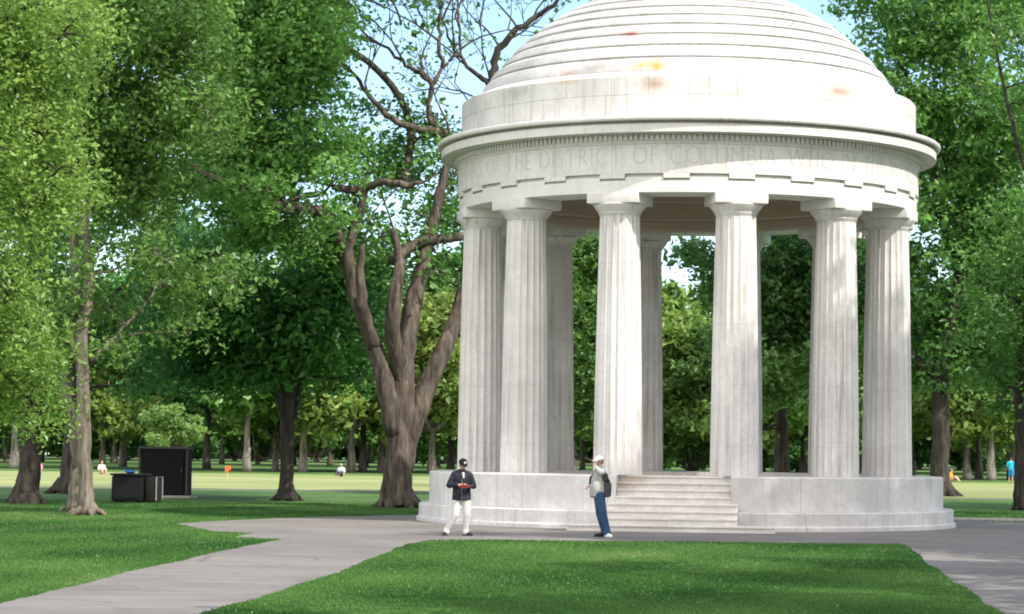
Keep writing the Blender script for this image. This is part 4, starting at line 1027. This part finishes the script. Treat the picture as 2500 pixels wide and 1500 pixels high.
m = MB(); m.capsule(ShN, ElN, .074, .058, 16); m.capsule(ElN, ElN.lerp(WrN, .9), .055, .042, 16); m.capsule((-.05, -.14, 1.43), (-.03, .02, 1.45), .08, .075, 16)
m.remesh('sleeve', M_wj, jk, .012, 4)
m = MB(); m.capsule((-.15, -.155, 1.15), (-.13, -.16, 1.06), .09, .075, 16, (1, .6)); m.remesh('shirt_tail', M_wj, jk, .012, 3)
m = MB(); m.tube([(-.11, 0, .862), (-.11, 0, .91)], [.181, .187], 24, yscale=1.05); m.remesh('hem', plain('grey_hem', (.16, .15, .15), .8), jk, .014, 2)
M_dn = plain('blue_denim', (.028, .075, .155), .9, .3, 5)
m = MB(); m.capsule((-.095, -.07, .92), (-.10, .07, .92), .135, .135, 16)
for a, b_, c_ in ((HN, KN, AN), (HF, KF, AF)):
    m.capsule(a, b_, .118, .094, 16); m.capsule(b_, c_+V3(0, 0, .03), .092, .072, 16); m.capsule(c_+V3(0, 0, .04), c_, .074, .080, 16)
m.remesh('jeans', M_dn, pb, .012, 4)
M_ws = plain('white_shoe', (.78, .78, .78), .5, .05); M_wsole = plain('white_sole', (.6, .6, .6), .6)
for a, d, mt in ((AN+V3(-.02, .02, 0), V3(.55, -1, 0), M_ws), (AF+V3(0, .0, 0), V3(-.9, -.3, 0), M_sh)):
    m = MB(); shoe(m, a, d, 1.05, 0); s_ = m.remesh('shoe', mt, pb, .009, 2); a0 = Vector(a); a0.z = 0; sole(s_, a0, d, M_wsole if mt is M_ws else M_so, 1.05)
sb_ = tag(empty('shoulder_bag', (p.x, p.y, 0)), 'dark grey shoulder bag slung on the back of the man in the white cap', 'bag')
M_bag = plain('charcoal_canvas', (.055, .057, .07), .85, .2, 12)
m = MB(); m.box((.085, -.06, 1.04), (.14, .24, .32), R_(-12), .04); bg_ = m.build('bag_body', M_bag, sb_, angle=45)
m = MB(); m.box((.13, -.07, 1.09), (.06, .235, .22), R_(-12), .02); m.build('flap', M_bag, bg_, angle=45)
m = MB(); m.ell((.02, -.12, 1.32), (.085, .10, .11)); m.capsule((.0, -.15, 1.36), (.10, -.10, 1.22), .06, .045, 12); m.remesh('pouch', M_bag, sb_, .012, 2)
m = MB(); m.tube([(.12, -.15, 1.22), (.04, -.235, 1.36), (-.08, -.215, 1.50), (-.17, -.10, 1.47), (-.285, .02, 1.30), (-.30, .12, 1.12)], [.024]*6, 8, yscale=.35); m.build('strap', M_bag, sb_, smooth=True)

# --- people far off on the field
def small_person(u, v, Yd, H, label, top, low, face=0, seated=False, shorts=True, hairc=(.05, .035, .025), capc=None):
    Yd *= .945; H *= .97
    x = at(u, v, Yd).x; pb = tag(empty('person', (x, Yd*K, .004), face), label, 'person'); s = H/1.75
    def q(a, b, c): return V3(a*s, b*s, c*s)
    m = MB()
    if not seated:
        dz = 0; legs = ((q(-.09, 0, .88), q(-.10, -.03, .47), q(-.11, .02, .08)), (q(.09, 0, .88), q(.11, -.05, .47), q(.13, .0, .08)))
    else:
        dz = -.78*s; legs = ((q(-.09, 0, .10), q(-.16, -.38, .38), q(-.14, -.66, .08)), (q(.09, 0, .10), q(.18, -.36, .36), q(.10, -.62, .08)))
    D = V3(0, 0, dz); arms = ((q(-.19, 0, 1.38)+D, q(-.27, -.04, 1.12)+D, q(-.20, -.22, .98)+D), (q(.19, 0, 1.38)+D, q(.28, .02, 1.12)+D, q(.24, -.14, .92)+D))
    fr = head(m, q(0, -.02, 1.62)+D, (0, -1, -.05), s=s)
    m.capsule(q(0, 0, 1.42)+D, q(0, -.01, 1.52)+D, .06*s, .055*s); m.capsule(q(0, 0, .95)+D, q(0, 0, 1.28)+D, .13*s, .15*s, sc_=(1, .7))
    for a, b_, c_ in legs: m.capsule(a, b_, .085*s, .06*s); m.capsule(b_, c_, .056*s, .04*s)
    for a, b_, c_ in arms: m.capsule(a, b_, .052*s, .043*s); m.capsule(b_, c_, .04*s, .03*s); hand(m, c_, (c_-b_), (0, 0, -1), s, 1, .5)
    for l in legs: m.capsule(l[2]+V3(0, .02, -.02), l[2]+V3(0, -.14, -.035)*s, .038*s, .032*s)
    m.remesh('body', SKIN, pb, .014, 2)
    m = MB(); m.capsule(q(0, 0, .90)+D, q(0, 0, 1.26)+D, .17*s, .185*s, 16, (1, .72)); m.capsule(arms[0][0], arms[1][0], .085*s, .085*s)
    for a, b_, c_ in arms: m.capsule(a, a.lerp(b_, .8), .075*s, .07*s)
    m.remesh('shirt', top, pb, .018, 3)
    m = MB(); m.capsule(q(-.06, 0, .88)+D, q(.06, 0, .88)+D, .13*s, .13*s)
    for a, b_, c_ in legs:
        m.capsule(a, b_, .11*s, .09*s)
        if not shorts: m.capsule(b_, c_, .085*s, .07*s)
    m.remesh('shorts' if shorts else 'trousers', low, pb, .018, 3)
    c, f_, u_, r_, Rm = fr; m = MB(); m.ell(c-f_*.015*s+u_*.02*s, (.084*s, .096*s, .098*s), Rm); m.remesh('hair', plain('hair_far', hairc, .8), pb, .014, 2)
    return pb
tq = plain('turquoise_shirt', (.02, .48, .72), .8, .05); bl = plain('blue_shorts', (.03, .22, .55), .8, .05)
small_person(2468, 1165, 188, 1.72, 'person in turquoise shirt and blue shorts standing at the far right edge of the field', tq, bl, R_(150))
small_person(2229, 1150, 215, 1.6, 'distant person in pale blue half hidden behind the right end of the rotunda', plain('pale_blue_shirt', (.25, .62, .85), .8), plain('pale_trousers', (.6, .62, .66), .8), R_(40), shorts=False)
small_person(2322, 1170, 190, 1.55, 'person in orange sitting on the grass beside the straight black trunk', plain('orange_shirt', (.85, .28, .05), .8), plain('tan_trousers', (.45, .33, .22), .8), R_(60), seated=True, shorts=False)
small_person(97, 1160, 172, 1.5, 'person in pink sitting on the grass by the stout dark trunk', plain('pink_shirt', (.75, .30, .36), .8), plain('grey_trousers', (.35, .35, .37), .8), R_(-50), seated=True, shorts=False)
small_person(248, 1160, 172, 1.5, 'person in white sitting on the far grass just right of the slender tree', plain('white_shirt', (.75, .70, .66), .8), plain('tan_shorts', (.5, .36, .26), .8), R_(30), seated=True)
small_person(833, 1160, 176, 1.5, 'person in pale blue sitting at the far edge of the field left of the elm', plain('ice_blue_shirt', (.50, .68, .75), .8), plain('dark_trousers', (.05, .05, .07), .8), R_(-20), seated=True, shorts=False)
for o_ in list(bpy.data.objects):
    if o_.parent is None and o_.name.split('.')[0] in ('person', 'shoulder_bag') and o_.location.y < 60: o_.scale = (.955,)*3
for o_ in (bk,):
    o_.scale = (.955,)*3; o_.location = (G(1128, 1309).x+.057, G(1128, 1309).y-.291, .004+1.096*.955)
sc.cycles.max_bounces = 6; sc.cycles.diffuse_bounces = 3; sc.cycles.transmission_bounces = 4; sc.cycles.transparent_max_bounces = 4
